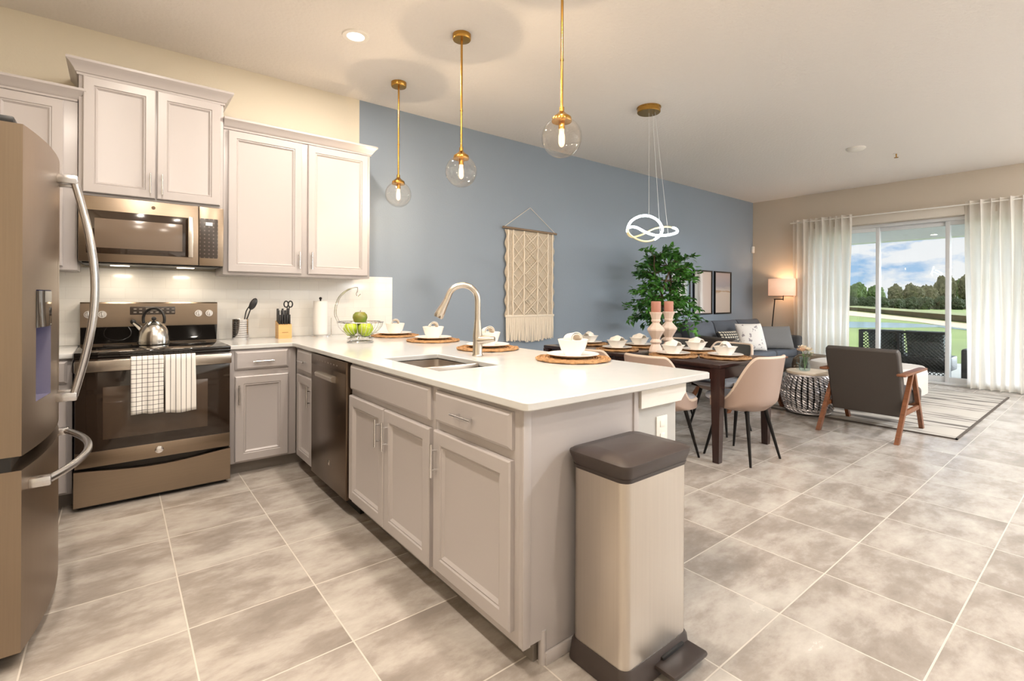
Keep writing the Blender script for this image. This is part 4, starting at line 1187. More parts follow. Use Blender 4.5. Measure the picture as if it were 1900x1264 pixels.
def make_chair():
    t = thing('dining_chair', 'x', 'chair', (0, 0, 0), 0, 'taupe dining chairs', world=False)   # faces +x
    zs0, zt = .425, .775

    def shell(k, off):
        def fn(u, v):
            a = math.radians(-118 + 236 * u)            # 0 = straight back
            c = abs(a) / math.radians(118)
            sg_ = min(1, max(0, (c - .30) / .50)); sg_ = sg_ * sg_ * (3 - 2 * sg_)
            top = zs0 + .03 + (zt - zs0 - .03) * (1 - sg_)
            top = max(top, zs0 + .025)
            z = (zs0 - .045) + (top - (zs0 - .045)) * v
            hz = (z - zs0) / (zt - zs0)
            rx = .215 + .055 * max(0, hz) + off; ry = .225 + .028 * max(0, hz) + off
            lowr = 1 - .30 * max(0, 1 - v * 5) ** 2 if v < .2 else 1
            e = .82
            ca, sa = math.cos(a), math.sin(a)
            x = -rx * math.copysign(abs(ca) ** e, ca) * lowr; y = ry * math.copysign(abs(sa) ** e, sa) * lowr
            return Vector((x - .0, y, z))
        return fn
    fo, fi = shell(0, .012), shell(0, -.010)
    G().grid(fo, 40, 18).obj('shell', M_TAUPE, t, 60, recalc=False)
    q = G().grid(fi, 40, 18)
    bmesh.ops.reverse_faces(q.bm, faces=q.bm.faces[:]); q.obj('lining', M_LINE, t, 60, recalc=False)
    pts = [(fo(u / 60, 1) + fi(u / 60, 1)) / 2 for u in range(61)]
    G().tube(pts, .0125, 8).obj('piping', M_PIPE, t)
    # underpan closes the bottom
    prof = [(.02, -.062), (.12, -.060), (.165, -.048)]
    rs = [[Vector((r * 1.02 * math.cos(2 * PI * i / 28), r * 1.04 * math.sin(2 * PI * i / 28), zs0 + z)) for i in range(28)] for r, z in [(.01, -.055)] + prof] + [[Vector((.216 * math.cos(2 * PI * i / 28) * 1.0, .226 * math.sin(2 * PI * i / 28), zs0 - .005)) for i in range(28)]]
    G().rings(rs).obj('underpan', M_TAUPE, t)
    q = G()
    rs = []
    for k, z in ((.90, -.004), (1.0, .012), (1.0, .030), (.94, .044), (.7, .052), (.1, .054)):
        ring = []
        for i in range(36):
            a = 2 * PI * i / 36; ca, sa = math.cos(a), math.sin(a); e = .75
            ring.append(Vector((.030 + .225 * k * math.copysign(abs(ca) ** e, ca), .200 * k * math.copysign(abs(sa) ** e, sa), zs0 + z)))
        rs.append(ring)
    q.rings(rs).obj('seat_cushion', M_SEATC, t)
    for sx in (-1, 1):
        for sy in (-1, 1):
            G().tube([Vector((sx * .115, sy * .115, zs0 - .050)), Vector((sx * .19, sy * .19, 0))], [.016, .0085], 12).obj('leg', M_DARKM, t)
    return t


ch = make_chair()
ch.location = (3.90, -2.47, 0); ch.rotation_euler = (0, 0, math.radians(84)); ch['label'] = 'taupe dining chair at near table end, its back to the camera'
for x, y, r, lab in ((3.42, -2.10, 0, 'taupe dining chair behind the bar end, near seat of that table side'), (3.42, -1.52, 0, 'taupe dining chair behind the bar, far seat of that table side'),
                     (4.50, -1.97, 176, 'taupe dining chair on sofa side of table, near seat'), (4.56, -1.36, 180, 'taupe dining chair on sofa side of table, far seat')):
    dup(ch, (x, y, 0), math.radians(r), lab)

# ------------------------------------------------------------------ macrame
mx0, mx1, mzt, mzb = 3.52, 4.245, 1.955, .99
t = thing('macrame_hanging', 'cream macrame wall hanging with fringe on the blue wall', 'wall hanging', (3.88, -.03, .70))
G().cyl((3.475, -.035, 1.975), (4.28, -.035, 1.962), .013, n=12).obj('rod', M_RODW, t)
G().tube([Vector((3.50, -.035, 1.985)), Vector((3.885, -.012, 2.235)), Vector((4.25, -.035, 1.975))], .003, 6).obj('hanging_cord', M_ROPE, t)


def edge_x(s, side):
    return side * .012 * math.sin(s * 38)


q = G()
def net(u, v):
    z = mzt + (mzb - mzt) * v
    x = mx0 + (mx1 - mx0) * u + (edge_x(v, 1) if u > .5 else edge_x(v + .05, -1)) * abs(2 * u - 1) ** 4
    return Vector((x, -.024 + .004 * math.sin(u * 40) * math.sin(v * 50), z))
q.grid(net, 36, 48).obj('woven_panel', M_NET, t, 60, solid=.006, recalc=False)
q = G()
cols = [.04, .14, .36, .64, .86, .96]
for u in cols:
    q.tube([Vector((mx0 + (mx1 - mx0) * u + .003 * math.sin(k * 1.7 + u * 9), -.034, mzt + (mzb - mzt) * k / 24)) for k in range(25)], .009, 7)
def zig(u0, u1, n, ph):
    pts = []
    for k in range(n + 1):
        pts.append(Vector((mx0 + (mx1 - mx0) * (u0 if (k + ph) % 2 else u1), -.036, mzt - .03 + (mzb - mzt + .06) * k / n)))
    return pts
for ph in (0, 1):
    q.tube(zig(.38, .62, 6, ph), .0065, 6); q.tube(zig(.14, .34, 6, ph), .0055, 6); q.tube(zig(.66, .86, 6, ph), .0055, 6)
    q.tube(zig(.43, .57, 12, ph), .004, 6)
q.obj('knotted_cord', M_ROPE, t)
q = G(); nf_ = 64
for k in range(nf_):
    u = k / (nf_ - 1); x = mx0 + .01 + (mx1 - mx0 - .02) * u
    zb_ = .715 + random.uniform(-.012, .012) + .012 * math.cos(u * 6)
    q.tube([Vector((x, -.028, mzb + .012)), Vector((x + random.uniform(-.004, .004), -.034, (mzb + zb_) / 2)), Vector((x + random.uniform(-.008, .008), -.032, zb_))], [.0062, .0062, .0052], 6)
q.box(mx0 - .004, mx1 + .004, -.038, -.020, mzb - .006, mzb + .018, .004)
q.obj('fringe', M_ROPE, t)

# ------------------------------------------------------------------ ficus
tx, ty = 5.62, -.62
t = thing('ficus_tree', 'potted green ficus tree beside the blue wall', 'plant', (tx, ty, 0))
G().lathe([(.12, 0), (.16, .02), (.19, .22), (.20, .30), (.205, .32), (.185, .32), (.18, .28)], (tx, ty, 0), 28).obj('pot', P('dark_planter', (70, 66, 62), .6), t)
G().lathe([(.01, .275), (.18, .27)], (tx, ty, 0), 20, True, False).obj('soil', P('potting_soil', (50, 38, 30), .95), t)
q = G(); stems = []
for s in range(3):
    ph = s * 2.1; pts = []
    for k in range(15):
        z = .27 + k * .104; r_ = .035 if k < 8 else .035 + (k - 8) * .02
        pts.append(Vector((tx + r_ * math.cos(ph + k * .35), ty + r_ * math.sin(ph + k * .35), z)))
    q.tube(pts, [.017 - .0007 * k for k in range(15)], 8); stems.append(pts)
tips = []
rnd = random.Random(11)
brs = []
for k in range(92):
    st = stems[k % 3]; i = rnd.choice((6, 7, 7, 8, 8, 9, 10, 11, 12, 13, 14)); p0 = st[i]
    a = rnd.uniform(0, 2 * PI); lvl = (i - 6) / 8
    L = rnd.uniform(.30, .56) * (1 - .28 * lvl); up = rnd.uniform(-.15, .45) + .35 * lvl
    d = Vector((math.cos(a), math.sin(a), up)).normalized()
    pts = [p0 + d * L * s - Vector((0, 0, .22 * L * s * s)) for s in (0, .33, .66, 1)]
    q.tube(pts, [.006, .0045, .003, .0015], 5); brs.append(pts)
q.obj('trunk', M_TRUNK, t)
q = G()
def leaf(p, d, L):
    d = d.normalized(); sd_ = d.cross(Vector((0, 0, 1)))
    if sd_.length < .1:
        sd_ = Vector((1, 0, 0))
    sd_.normalize(); rl = rnd.uniform(-.9, .9); nrm = sd_.cross(d)
    sd_ = (sd_ * math.cos(rl) + nrm * math.sin(rl)).normalized(); nrm = sd_.cross(d)
    wv = L * .24
    q.faces([p, p + d * L * .3 + sd_ * wv - nrm * .004, p + d * L * .34 + nrm * .006, p + d * L * .3 - sd_ * wv - nrm * .004, p + d * L * .72 + sd_ * wv * .62, p + d * L * .72 + nrm * .004, p + d * L * .72 - sd_ * wv * .62, p + d * L - Vector((0, 0, L * .15))],
            [(0, 1, 2), (0, 2, 3), (1, 4, 5, 2), (2, 5, 6, 3), (4, 7, 5), (5, 7, 6)])
for pts in brs:
    for s in range(27):
        u = rnd.uniform(.2, 1.05); i = min(2, int(u * 3)); f_ = u * 3 - i
        p0 = pts[i].lerp(pts[i + 1], min(f_, 1.1)); ax = (pts[i + 1] - pts[i]).normalized()
        d = ax * .7 + Vector((rnd.gauss(0, .6), rnd.gauss(0, .6), rnd.gauss(-.15, .4)))
        leaf(p0 + Vector((rnd.gauss(0, .018), rnd.gauss(0, .018), rnd.gauss(0, .018))), d, rnd.uniform(.06, .095))
q.obj('foliage', M_LEAF, t, 60, recalc=False)

# ------------------------------------------------------------------ pictures
def abstract(name, stops, axis, seed, sc_):
    m = bpy.data.materials.new(name); m.use_nodes = True; tt = m.node_tree; b = tt.nodes['Principled BSDF']; b.inputs['Roughness'].default_value = .5
    c = nd(tt, 'ShaderNodeTexCoord'); mp_ = nd(tt, 'ShaderNodeMapping'); mp_.inputs['Scale'].default_value = sc_; mp_.inputs['Location'].default_value = (seed, seed, seed)
    tt.links.new(c.outputs['Object'], mp_.inputs[0]); n = nd(tt, 'ShaderNodeTexNoise'); n.inputs['Scale'].default_value = 1.6; n.inputs['Detail'].default_value = 6
    tt.links.new(mp_.outputs[0], n.inputs['Vector'])
    s = nd(tt, 'ShaderNodeSeparateXYZ'); tt.links.new(c.outputs['Object'], s.inputs[0])
    ma = nd(tt, 'ShaderNodeMath', operation='MULTIPLY_ADD'); ma.inputs[1].default_value = .22; tt.links.new(n.outputs['Fac'], ma.inputs[0])
    mr = nd(tt, 'ShaderNodeMapRange')
    mr.inputs['From Min'].default_value, mr.inputs['From Max'].default_value = (-.24, .24) if axis == 'X' else (0, .70)
    tt.links.new(s.outputs[axis], mr.inputs[0]); ad_ = nd(tt, 'ShaderNodeMath', operation='SUBTRACT'); ad_.inputs[1].default_value = .11
    tt.links.new(mr.outputs[0], ad_.inputs[0]); tt.links.new(ad_.outputs[0], ma.inputs[2])
    r = nd(tt, 'ShaderNodeValToRGB'); e = r.color_ramp.elements
    for i, (p_, col) in enumerate(stops):
        x = e[i] if i < 2 else e.new(p_); x.position = p_; x.color = (*lin(col), 1)
    tt.links.new(ma.outputs[0], r.inputs[0]); tt.links.new(r.outputs[0], b.inputs['Base Color']); return m


ART = [abstract('abstract_art_blue', [(0, (200, 205, 205)), (1, (120, 140, 150)), (.5, (225, 222, 214))], 'X', 3, (9, 1, 2)),
       abstract('abstract_art_blush', [(0, (196, 198, 192)), (1, (204, 186, 174)), (.28, (150, 140, 132)), (.40, (226, 222, 218)), (.52, (206, 190, 180))], 'X', 1, (10, 1, 2)),
       abstract('abstract_art_horizon', [(0, (198, 184, 172)), (1, (176, 160, 156)), (.50, (204, 190, 178)), (.525, (164, 128, 84)), (.555, (196, 188, 180)), (.68, (160, 154, 158))], 'Z', 5, (2, 1, 6))]
for i, (x0, x1, lab) in enumerate(((6.66, 7.19, 'framed abstract print half hidden behind the ficus'), (7.29, 7.84, 'framed abstract print with vertical blush streaks, middle of three'), (7.92, 8.46, 'framed abstract print with ochre horizon band, nearest room corner'))):
    z0, z1 = .948, 1.662
    t = thing('picture_frame', lab, 'picture', ((x0 + x1) / 2, -.02, z0), group='framed abstract prints')
    q = G(); fw = .022
    q.box(x0, x0 + fw, -.030, -.002, z0, z1, .002).box(x1 - fw, x1, -.030, -.002, z0, z1, .002).box(x0 + fw, x1 - fw, -.030, -.002, z0, z0 + fw, .002).box(x0 + fw, x1 - fw, -.030, -.002, z1 - fw, z1, .002)
    q.obj('frame', M_DARKM, t)
    G().box(x0 + fw, x1 - fw, -.016, -.004, z0 + fw, z1 - fw).obj('print', ART[i], t)

# ------------------------------------------------------------------ sofa and pillows
SX_0, SX_1 = 6.45, 9.06
t = thing('sofa', 'slate grey three-seat sofa along the blue wall', 'sofa', (7.75, -.5, 0))
G().box(SX_0 + .06, SX_1 - .06, -.90, -.06, .10, .275, .02).obj('base', M_SOFAD, t)
G().box(SX_0 + .02, SX_1 - .02, -.22, -.05, .28, .70, .04).obj('back_frame', M_SOFAD, t)
for x0, x1 in ((SX_0, SX_0 + .17), (SX_1 - .17, SX_1)):
    G().box(x0, x1, -.94, -.05, .10, .60, .035, 3).obj('arm', M_SOFAD, t)
wc = (SX_1 - SX_0 - .34) / 3
for i in range(3):
    a = SX_0 + .17 + i * wc
    G().box(a + .004, a + wc - .004, -.93, -.20, .27, .405, .04, 3).obj('seat_cushion', M_SOFA, t)
    q = G()
    q.cushion(wc - .01, .46, .24, Matrix.Translation((a + wc / 2, -.285, .635)) @ Matrix.Rotation(math.radians(76), 4, 'X'), 12, 4.5, .7)
    q.obj('back_cushion', M_SOFA, t)
for x in (SX_0 + .10, SX_1 - .10):
    for y in (-.86, -.12):
        G().cyl((x, y, .0), (x, y, .10), .018, .024, 12).obj('leg', M_DARKM, t)


def pillow(x, y, z, w_, h_, th, rz, tilt, m, label, name='throw_pillow'):
    mt = Matrix.Translation((x, y, z)) @ Matrix.Rotation(math.radians(rz), 4, 'Z') @ Matrix.Rotation(math.radians(90 - tilt), 4, 'X')
    q = G().cushion(w_, h_, th, mt, 12, 2.6)
    zmin = min(v.co.z for v in q.bm.verts)
    o = q.obj(name, m)
    return tag(o, label, 'pillow')


pillow(7.36, -.56, .575, .46, .29, .15, -8, 20, M_BWP, 'black lumbar pillow with ivory dashes on the sofa')
pillow(7.80, -.68, .612, .46, .44, .17, -26, 20, M_FLORAL, 'white sprigged square pillow leaning on the sofa')
pillow(8.34, -.72, .585, .76, .38, .18, -34, 20, M_GREYP, 'long grey pillow against the sofa end arm')

# floor lamp in the corner
lx, ly = 9.10, -.52
lx = 9.145
t = thing('floor_lamp', 'floor lamp with lit drum shade in the far corner', 'lamp', (lx - .02, ly, 0))
hl = Vector((.0, .0, 0))
G().lathe([(.115, 0), (.115, .012), (.02, .022)], (lx - .04, -.36, 0), 24).obj('base', M_DARKM, t)
G().tube([Vector((lx - .04, -.36, .02)), Vector((lx - .04, -.47, 1.20))], .009, 10).cyl((lx - .04, -.455, 1.20), (lx - .02, -.60, 1.20), .010, n=10).cyl((lx - .02, -.60, 1.18), (lx - .02, -.60, 1.30), .007, n=8).obj('pole', M_DARKM, t)
shx, shy = lx - .075, -.60
q = G().lathe([(.205, 1.262), (.205, 1.548)], (shx, shy, 0), 36, False, False); q.obj('lamp_shade', M_SHADE, t, solid=.004, recalc=False)
G().sphere((shx, shy, 1.40), .03, 14, 10).obj('bulb', M_BULBG, t)
l = bpy.data.lights.new('shade_lamp', 'POINT'); l.energy = 7; l.shadow_soft_size = .04; l.color = (1, .68, .42)
lo = bpy.data.objects.new('shade_lamp', l); C.objects.link(lo); lo.parent = t; lo.location = Vector((shx, shy, 1.45)) - t.location

# ------------------------------------------------------------------ armchairs
def make_armchair():
    t = thing('armchair', 'x', 'armchair', (0, 0, 0), 0, 'charcoal armchairs with walnut frames', world=False)   # faces +x, origin under the back's top edge
    # back: slab leaning back, from z .17 up to .75
    q = G()
    def prof(s):
        return Vector((.20 - .20 * s, 0, .165 + .590 * s))
    n = Vector((.59, 0, .20)).normalized()
    rs = []
    for s, th in ((0, .08), (.15, .10), (.6, .10), (.93, .09), (1.0, .06)):
        p_ = prof(s); k = .275 if s < .98 else .268
        rs.append([p_ + Vector((0, -k, 0)), p_ + n * th + Vector((0, -k, 0)), p_ + n * th + Vector((0, k, 0)), p_ + Vector((0, k, 0))])
    bm_ = q.rings(rs).obj('backrest', M_LEATH, t, 30)
    md = bm_.modifiers.new('soft_edge', 'BEVEL'); md.width = .014; md.segments = 3
    q = G().box(.20, .80, -.268, .268, .235, .385, .035, 3, Matrix.Translation((0, 0, .06)) @ Matrix.Rotation(math.radians(5), 4, 'Y'))
    q.obj('seat', M_LEATH, t)
    for sy in (-1, 1):
        y = sy * .292
        G().box(.02, .735, y - .034, y + .034, .545, .567, .008).obj('armrest', M_WALNUT, t)
        def leg(x0, x1, zb=0):
            a = .024
            return G().rings([[Vector((x + dx * a, y + dy * .016, z)) for dx, dy in ((-1, -1), (1, -1), (1, 1), (-1, 1))] for x, z in ((x1, zb), (x0, .548))])
        leg(.345, -.09).obj('leg', M_WALNUT, t); leg(.40, .69, .0115).obj('leg', M_WALNUT, t)
        G().box(.10, .555, y - .012, y + .012, .205, .245, .004).obj('stretcher', M_WALNUT, t)
    G().box(.24, .27, -.28, .28, .20, .235, .003).box(.60, .63, -.28, .28, .22, .25, .003).obj('cross_rail', M_WALNUT, t)
    return t


ac = make_armchair(); ac.location = (5.30, -2.825, 0.001); ac['label'] = 'charcoal walnut-legged armchair on the rug, its back fully in view'
dup(ac, (5.37, -1.43, 0), math.radians(-18), 'charcoal armchair between dining table and drum stool, largely hidden')

# drum stool with vase
dx_, dy_ = 5.88, -2.20
t = thing('drum_stool', 'woven silver metal drum stool with pale wooden top', 'stool', (dx_, dy_, 0))
Rf = lambda z: .185 + .062 * math.sin(PI * min(1, max(0, z / .41)))
q = G()
for k in range(28):
    for s in (0, PI):
        pts = []
        for i in range(49):
            z = .02 + .38 * i / 48; a = 2 * PI * k / 28 + .066 * math.cos(z * 120 + s); rr_ = Rf(z) + .010 * math.sin(z * 120 + s)
            pts.append(Vector((dx_ + rr_ * math.cos(a), dy_ + rr_ * math.sin(a), z)))
        q.tube(pts, .0098, 5)
for z in (.015, .05, .395):
    q.tube([Vector((dx_ + Rf(z) * math.cos(2 * PI * i / 40), dy_ + Rf(z) * math.sin(2 * PI * i / 40), z)) for i in range(40)], .012, 6, closed=True)
q.obj('woven_body', M_SILV, t)
G().lathe([(.172, .02), (.2, .2), (.165, .40)], (dx_, dy_, 0), 30).obj('inner_drum', M_DARKM, t)
G().lathe([(.19, .402), (.205, .408), (.205, .428), (.198, .434)], (dx_, dy_, 0), 36).obj('top', M_STOOLT, t)
vx, vy = dx_ - .045, dy_ + .02
t = thing('glass_vase', 'clear glass jug on the drum stool', 'vase', (vx, vy, .435))
G().lathe([(.035, 0), (.05, .004), (.056, .035), (.048, .075), (.043, .11), (.05, .145), (.048, .145), (.040, .11), (.045, .075), (.053, .035), (.046, .008)], (vx, vy, .4345), 28).obj('body', M_GLASSV, t)
q = G(); hv = -_R
q.tube(catmull([Vector((vx, vy, .435)) + hv * a + Vector((0, 0, z)) for a, z in ((.045, .125), (.075, .13), (.085, .10), (.07, .07), (.05, .065))], 5), .005, 8).tube(catmull([Vector((vx, vy, .435)) + hv * a + Vector((0, 0, z)) for a, z in ((.052, .06), (.08, .05), (.08, .02), (.055, .018))], 5), .005, 8)
q.obj('handle', M_GLASSV, t)
M_PET = [P('blush_petals', (240, 208, 182), .7), P('cream_petals', (242, 230, 210), .7), P('ivory_petals', (246, 240, 226), .7)]
rf = random.Random(5)
for k, (a, b, z, m, lab) in enumerate(((-.03, 0, .20, 0, 'blush peach bloom in the glass jug, left'), (.03, -.02, .205, 1, 'cream bloom in the glass jug, front'), (.0, .03, .225, 1, 'cream bloom in the glass jug, top'), (.075, .0, .175, 2, 'small ivory bloom drooping right from the glass jug'))):
    c = Vector((vx, vy, .435)) + _R * a + _F * b + Vector((0, 0, z))
    fl = thing('cut_flower', lab, 'flower', (vx, vy, .44), group='flowers in the glass jug')
    G().tube([Vector((vx, vy, .445)), Vector((vx, vy, .56)) * .5 + c * .5, c], .0025, 6).obj('stem', P('flower_stem', (96, 128, 70), .7), fl)
    q = G()
    for i in range(12):
        an = 2.4 * i; tl = .3 + .075 * i
        d = Vector((math.cos(an) * math.sin(tl), math.sin(an) * math.sin(tl), math.cos(tl))); s_ = d.cross(Vector((0, 0, 1))).normalized(); L = (.028 + .0015 * i) * (1.55 if k < 3 else 1.0)
        q.faces([c, c + d * L * .5 + s_ * L * .4, c + d * L, c + d * L * .5 - s_ * L * .4], [(0, 1, 2), (0, 2, 3)])
    q.obj('bloom', M_PET[m], fl, 60, recalc=False)
    if k < 2:
        q = G()
        for i in range(3):
            d = Vector((rf.gauss(0, 1), rf.gauss(0, 1), -.3)).normalized(); s_ = d.cross(Vector((0, 0, 1))).normalized(); p0 = c - Vector((0, 0, .03))
            q.faces([p0, p0 + d * .025 + s_ * .012, p0 + d * .055, p0 + d * .025 - s_ * .012], [(0, 1, 2), (0, 2, 3)])
        q.obj('leaf', M_LEAF, fl, 60, recalc=False)

for o_ in [o for o in C.objects if o.parent is None and o.name.split('.')[0] in ('drum_stool', 'glass_vase', 'cut_flower')]:
    o_.location.z += .0115      # they stand on the rug

# rug, ottoman, pouf
t = thing('area_rug', 'ivory rug with charcoal ripple lines under the armchair', 'rug', (7.25, -2.3, 0))
G().box(5.80, 8.70, -3.385, -1.25, .0005, .010, .002).obj('pile', M_RUG, t)
q = G(); q.box(5.785, 5.803, -3.40, -1.235, .0005, .011).box(8.697, 8.715, -3.40, -1.235, .0005, .011).box(5.785, 8.715, -3.40, -3.383, .0005, .011).box(5.785, 8.715, -1.252, -1.235, .0005, .011)
q.obj('border', P('rug_border', (84, 76, 70), .9), t)
t = thing('ottoman', 'pale grey rounded ottoman on black legs at rug centre', 'ottoman', (7.3, -2.30, .011))
rs = []
for k, z in ((.93, .14), (1.0, .16), (1.0, .38), (.985, .43), (.94, .455), (.6, .466), (.05, .468)):
    ring = []
    for i in range(56):
        a = 2 * PI * i / 56; ca, sa = math.cos(a), math.sin(a); e = .62
        ring.append(Vector((7.3 + .42 * k * math.copysign(abs(ca) ** e, ca), -2.30 + .58 * k * math.copysign(abs(sa) ** e, sa), z - .03)))
    rs.append(ring)
G().rings(rs).obj('cushion', M_OTT, t)
for sx in (-1, 1):
    for sy in (-1, 1):
        G().cyl((7.3 + sx * .28, -2.30 + sy * .43, .0115), (7.3 + sx * .28, -2.30 + sy * .43, .115), .011, .016, 10).obj('leg', M_DARKM, t)
t = thing('pouf', 'brown floor pouf with ivory patches below the left curtain', 'pouf', (8.35, -1.38, .011))
G().lathe([(.10, 0), (.24, .02), (.30, .10), (.31, .19), (.29, .29), (.22, .35), (.05, .37)], (8.35, -1.38, .0105), 36).obj('cover', M_IKAT, t)

# curtains
def curtain(y0, y1, folds, label, ph):
    t = thing('curtain', label, 'curtain', (9.14, (y0 + y1) / 2, .01), group='sheer white curtains')
    def fn(u, v):
        z = 2.525 - 2.512 * v
        amp = .034 + .020 * v
        a = u * folds * 2 * PI + ph
        x = 9.150 + amp * math.sin(a) + .012 * math.sin(a * .37 + v * 2)
        y = y0 + (y1 - y0) * u + .016 * math.cos(a) + .05 * (v - .3) * (u - .5) * .6 + .01 * math.sin(v * 5 + a * .3)
        return Vector((x, y, z))
    G().grid(fn, folds * 14, 26).obj('drape', M_CUR, t, 80, recalc=False)
    def fh(u, v):
        p_ = fn(u, 0); return Vector((p_.x - .004, p_.y, 2.45 + .085 * v))
    G().grid(fh, folds * 14, 2).obj('heading', M_CUR, t, 80, recalc=False)
    return t


curtain(-.76, -1.60, 9, 'sheer white curtain left of the sliding door', .3)
curtain(-2.93, -3.98, 11, 'sheer white curtain right of the sliding door', 1.1)
t = thing('curtain_rod', 'slim white curtain rod above the sliding door', 'curtain rod', (9.15, -2.3, 2.49))
G().cyl((9.150, -.70, 2.492), (9.150, -4.05, 2.492), .010, n=12).obj('rod', M_WHITE, t)
for y in (-.73, -2.3, -4.02):
    G().cyl((9.150, y, 2.492), (9.283, y, 2.492), .008, n=8).obj('bracket', M_WHITE, t)

# ------------------------------------------------------------------ trash can
t = thing('trash_can', 'tall steel pedal trash can with dark lid by the peninsula', 'trash can', (1.535, -3.255, 0))
X0, X1, Y0, Y1 = 1.372, 1.702, -3.372, -3.150


def rr(x0, x1, y0, y1, z, r, n=6):
    pts = []
    for cx, cy, a0 in ((x1 - r, y1 - r, 0), (x0 + r, y1 - r, 90), (x0 + r, y0 + r, 180), (x1 - r, y0 + r, 270)):
        for k in range(n + 1):
            a = math.radians(a0 + 90 * k / n); pts.append(Vector((cx + r * math.cos(a), cy + r * math.sin(a), z)))
    return pts


G().rings([rr(X0 - d, X1 + d, Y0 - d, Y1 + d, z, .03) for d, z in ((.010, 0), (.014, .006), (.008, .060), (.002, .072))]).obj('base', M_LIDB, t)
G().rings([rr(X0, X1, Y0, Y1, z, .028) for z in (.070, .652)]).obj('body', M_CANB, t)
lidm = G().rings([rr(X0 - d, X1 + d, Y0 - d, Y1 + d, z, .032 if d > -.02 else .01) for d, z in ((.001, .640), (.010, .665), (.016, .686), (.015, .692), (.006, .698), (-.05, .706))]).obj('lid', M_LIDB, t)
G().rings([rr(X0 - d, X1 + d, Y0 - d, Y1 + d, z, .032) for d, z in ((.003, .636), (.006, .648), (.003, .650))]).obj('lid_rim', P('dark_brown_rim', (50, 41, 38), .4), t)
pd = G().box(1.505, 1.695, -3.455, -3.375, .028, .046, .010).obj('pedal', M_LIDB, t)
G().box(1.54, 1.66, -3.39, -3.36, .020, .055, .004).obj('pedal_slot', M_BLACK, pd)

# ------------------------------------------------------------------ outside
struct(G().box(9.42, 12.9, -9, 5, -.16, -.03).obj('patio', M_PATIO), 'covered concrete patio outside the sliding door')
q = G(); q.box(9.42, 12.6, -9, 5, 2.66, 2.75).box(12.2, 12.5, -9, 5, 2.372, 2.67, .01)
struct(q.obj('porch_roof', P('porch_paint', (222, 226, 226), .7)), 'white porch ceiling and beam outside')
struct(G().faces([(9.4, -150, -.17), (160, -150, -.17), (160, 150, -.17), (9.4, 150, -.17)], [(0, 1, 2, 3)]) and (lambda g: g)(G()).box(12.9, 150, -140, 140, -.6, -.17).obj('lawn', M_LAWN), 'green lawn behind the house')
camo = Vector(cam.matrix_world.translation)


def gp(u, v, z):
    d = _F + _R3 * ((u - 950) / 915.1) - _U3 * ((v - 554.025) / 915.1)
    return camo + d * ((z - camo.z) / d.z)


def strip(name, top, bot, z, m, label):
    a = [gp(u, v, z) for u, v in top]; b = [gp(u, v, z) for u, v in bot]
    q = G(); vs = a + b[::-1]
    lo_ = [Vector((p_.x, p_.y, z - .03)) for p_ in vs]
    q.rings([lo_, vs])
    return struct(q.obj(name, m), label)


strip('sand_path', [(1440, 568), (1582, 577.5), (1700, 590), (1820, 603), (1950, 618)], [(1440, 576), (1582, 586), (1700, 597), (1820, 614), (1950, 632)], -.15, M_SAND, 'pale sand path across the lawn')
strip('pond', [(1440, 592), (1582, 597), (1660, 599), (1740, 603), (1800, 611)], [(1440, 604), (1582, 608), (1660, 608), (1740, 607), (1800, 613)], -.155, M_WATER, 'shallow grey-blue pond in the lawn')
q = G()
A = [gp(u, v, -.15) for u, v in ((1380, 564), (1582, 576), (1700, 588.5), (1820, 601), (1990, 620))]
Bt = [p_ + Vector((.4, .25, .40)) for p_ in A]
Ct = [p_ + (p_ - camo).normalized() * 14 + Vector((0, 0, .75)) for p_ in A]
D_ = [p_ + (p_ - camo).normalized() * 150 + Vector((0, 0, -.6)) for p_ in A]
q.grid(lambda u, v: [Bt, Ct, D_][int(round(v * 2))][int(round(u * 4))], 4, 2)
struct(q.obj('grass_mound', M_MOUND), 'low grassy rise beyond the sand path')
q = G(); q.grid(lambda u, v: [A, Bt][int(round(v))][int(round(u * 4))], 4, 1)
struct(q.obj('earth_bank', M_LIPS), 'brown earth bank below the grassy rise')

rt = random.Random(3)


def tree(x, y, z, r, h, m, label, cat='tree', name='tree', grp='trees beyond the lawn'):
    t = thing(name, label, cat, (x, y, z), group=grp)
    q = G()
    for k in range(5):
        ox, oy, oz = (rt.uniform(-.38, .38) * r, rt.uniform(-.38, .38) * r, h * rt.uniform(.45, .78)); rr_ = r * rt.uniform(.5, .75)
        rs = bmesh.ops.create_icosphere(q.bm, subdivisions=4, radius=1); sd_ = rt.uniform(0, 99)
        for v in rs['verts']:
            n_ = v.co.copy(); j = 1 + .30 * mnoise.noise(n_ * 2.2 + Vector((sd_, 0, 0))) + .26 * mnoise.noise(n_ * 7 + Vector((sd_, 3, 0))) + rt.uniform(-.05, .05)
            v.co = Vector((x + ox + v.co.x * rr_ * j, y + oy + v.co.y * rr_ * j, z + max(.05 * h, oz + v.co.z * h * .34 * j)))
    q.obj('crown', m, t)
    G().cyl((x, y, z - .4), (x, y, z + h * .4), r * .06, n=8).obj('trunk', M_TRUNK, t)


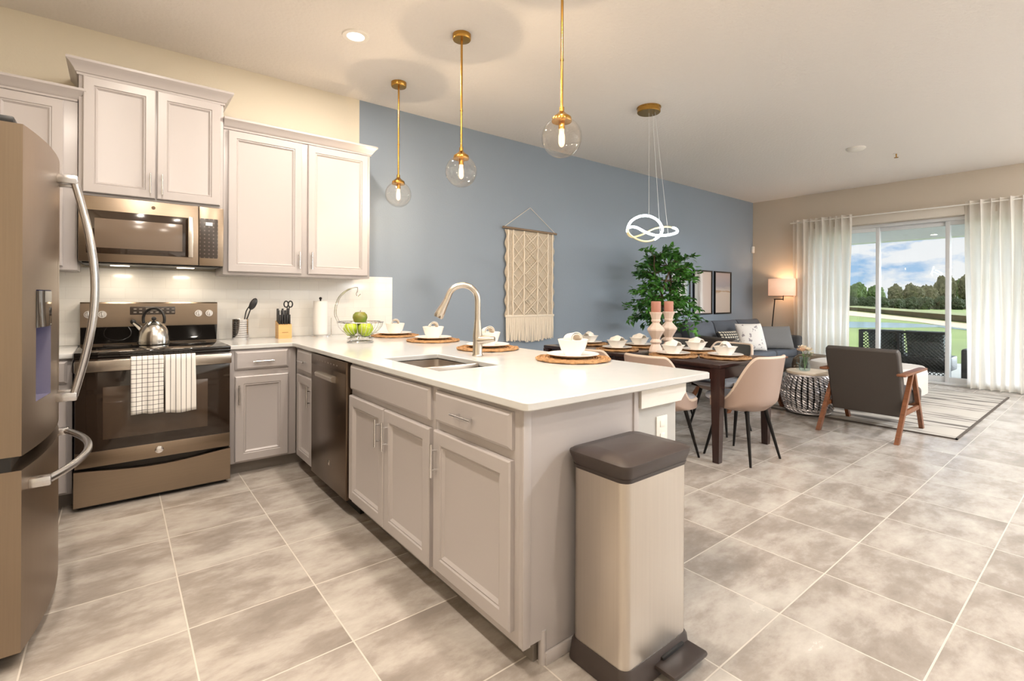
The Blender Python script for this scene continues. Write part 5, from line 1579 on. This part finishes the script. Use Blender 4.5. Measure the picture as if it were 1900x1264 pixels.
# tree line: staggered rows across what the door shows
for row, (d0, n_, du) in enumerate(((96, 15, 40), (106, 16, 38), (116, 17, 36), (127, 18, 34))):
    for i in range(n_):
        u = 1385 + i * du * .86 + row * 13 + rt.uniform(-3, 3)
        p_ = camo + (_F + _R3 * ((u - 950) / 915.1)) * (d0 + rt.uniform(-1, 1))
        h = (rt.uniform(4.0, 4.8) + row * .25) if u < 1730 else (rt.uniform(5.6, 6.4) + row * .3)
        m = M_TREEG[0 if u < 1660 or rt.random() < .2 else 1]
        tree(p_.x, p_.y, -.6, rt.uniform(1.35, 1.5), h, m, 'leafy tree in the hazy line beyond the golf lawn' if m is M_TREEG[0] else 'dry olive-brown tree in the line beyond the lawn', grp='green trees beyond the lawn' if m is M_TREEG[0] else 'olive-brown trees beyond the lawn')
for row, d0 in enumerate((73, 77, 81)):
    for i in range(19):
        u = 1385 + i * 28 + row * 14 + rt.uniform(-4, 4)
        p_ = camo + (_F + _R3 * ((u - 950) / 915.1)) * (d0 + rt.uniform(-.3, .3))
        tree(p_.x, p_.y, -.9, rt.uniform(.86, .92), rt.uniform(2.0, 2.5), M_TREEG[2], 'low dark bush in the hedge line before the trees', 'bush', 'bush', 'dark bushes before the trees')

# wicker sofa on the patio, seen from behind
WX = 9.95
t = thing('patio_sofa', 'black wicker patio sofa with lattice back outside the glass door', 'patio sofa', (WX + .4, -2.05, -.03))
ya, yb = -1.50, -2.62
q = G()
q.box(WX - .02, WX + .02, ya - .03, ya + .03, -.03, .70, .008).box(WX - .02, WX + .02, yb - .03, yb + .03, -.03, .70, .008).box(WX - .025, WX + .025, yb, ya, .665, .705, .008).box(WX - .02, WX + .02, yb, ya, .0, .03, .006)
q.box(WX - .018, WX + .018, -2.03, -1.99, 0, .68, .006)
q.obj('back_frame', M_WICK, t)
q = G(); zl0, zl1 = .03, .67; hh = zl1 - zl0; L = ya - yb
for s in (-1, 1):
    k = -hh
    while k < L:
        # a 45 degree strip that starts k along the back; clipped to the frame
        t0 = max(0, -k); t1 = min(hh, L - k)
        if t1 - t0 > .03:
            f_ = lambda tt_: Vector((WX + s * .005, ya - k - tt_, zl0 + tt_ if s > 0 else zl1 - tt_))
            q.cyl(f_(t0), f_(t1), .0062, n=5)
        k += .052
q.obj('lattice', M_WICK, t)
G().box(WX + .05, WX + .80, yb + .03, ya - .03, .08, .30, .02).obj('seat', M_WICK, t)
for i in range(2):
    y0_ = ya - .06 - i * .51
    q = G().cushion(.49, .44, .20, Matrix.Translation((WX + .16, y0_ - .25, .50)) @ Matrix.Rotation(math.radians(90), 4, 'Z') @ Matrix.Rotation(math.radians(74), 4, 'X'), 10, 4, .7)
    q.obj('cushion', P('outdoor_grey_fabric', (132, 140, 134), .9), t)
t = thing('patio_armchair', 'black wicker armchair side seen at the right of patio sofa', 'patio armchair', (WX + .1, -2.9, -.03))
G().box(WX - .02, WX + .70, -2.84, -2.76, -.03, .47, .03, 3).obj('arm', M_WICK, t)
G().box(WX + .0, WX + .65, -3.40, -2.84, .06, .26, .02).obj('seat', M_WICK, t)
G().box(WX + .62, WX + .72, -3.46, -2.78, -.03, .47, .03).obj('backrest', M_WICK, t)
G().box(WX - .02, WX + .70, -3.48, -3.40, -.03, .47, .03, 3).obj('arm', M_WICK, t)
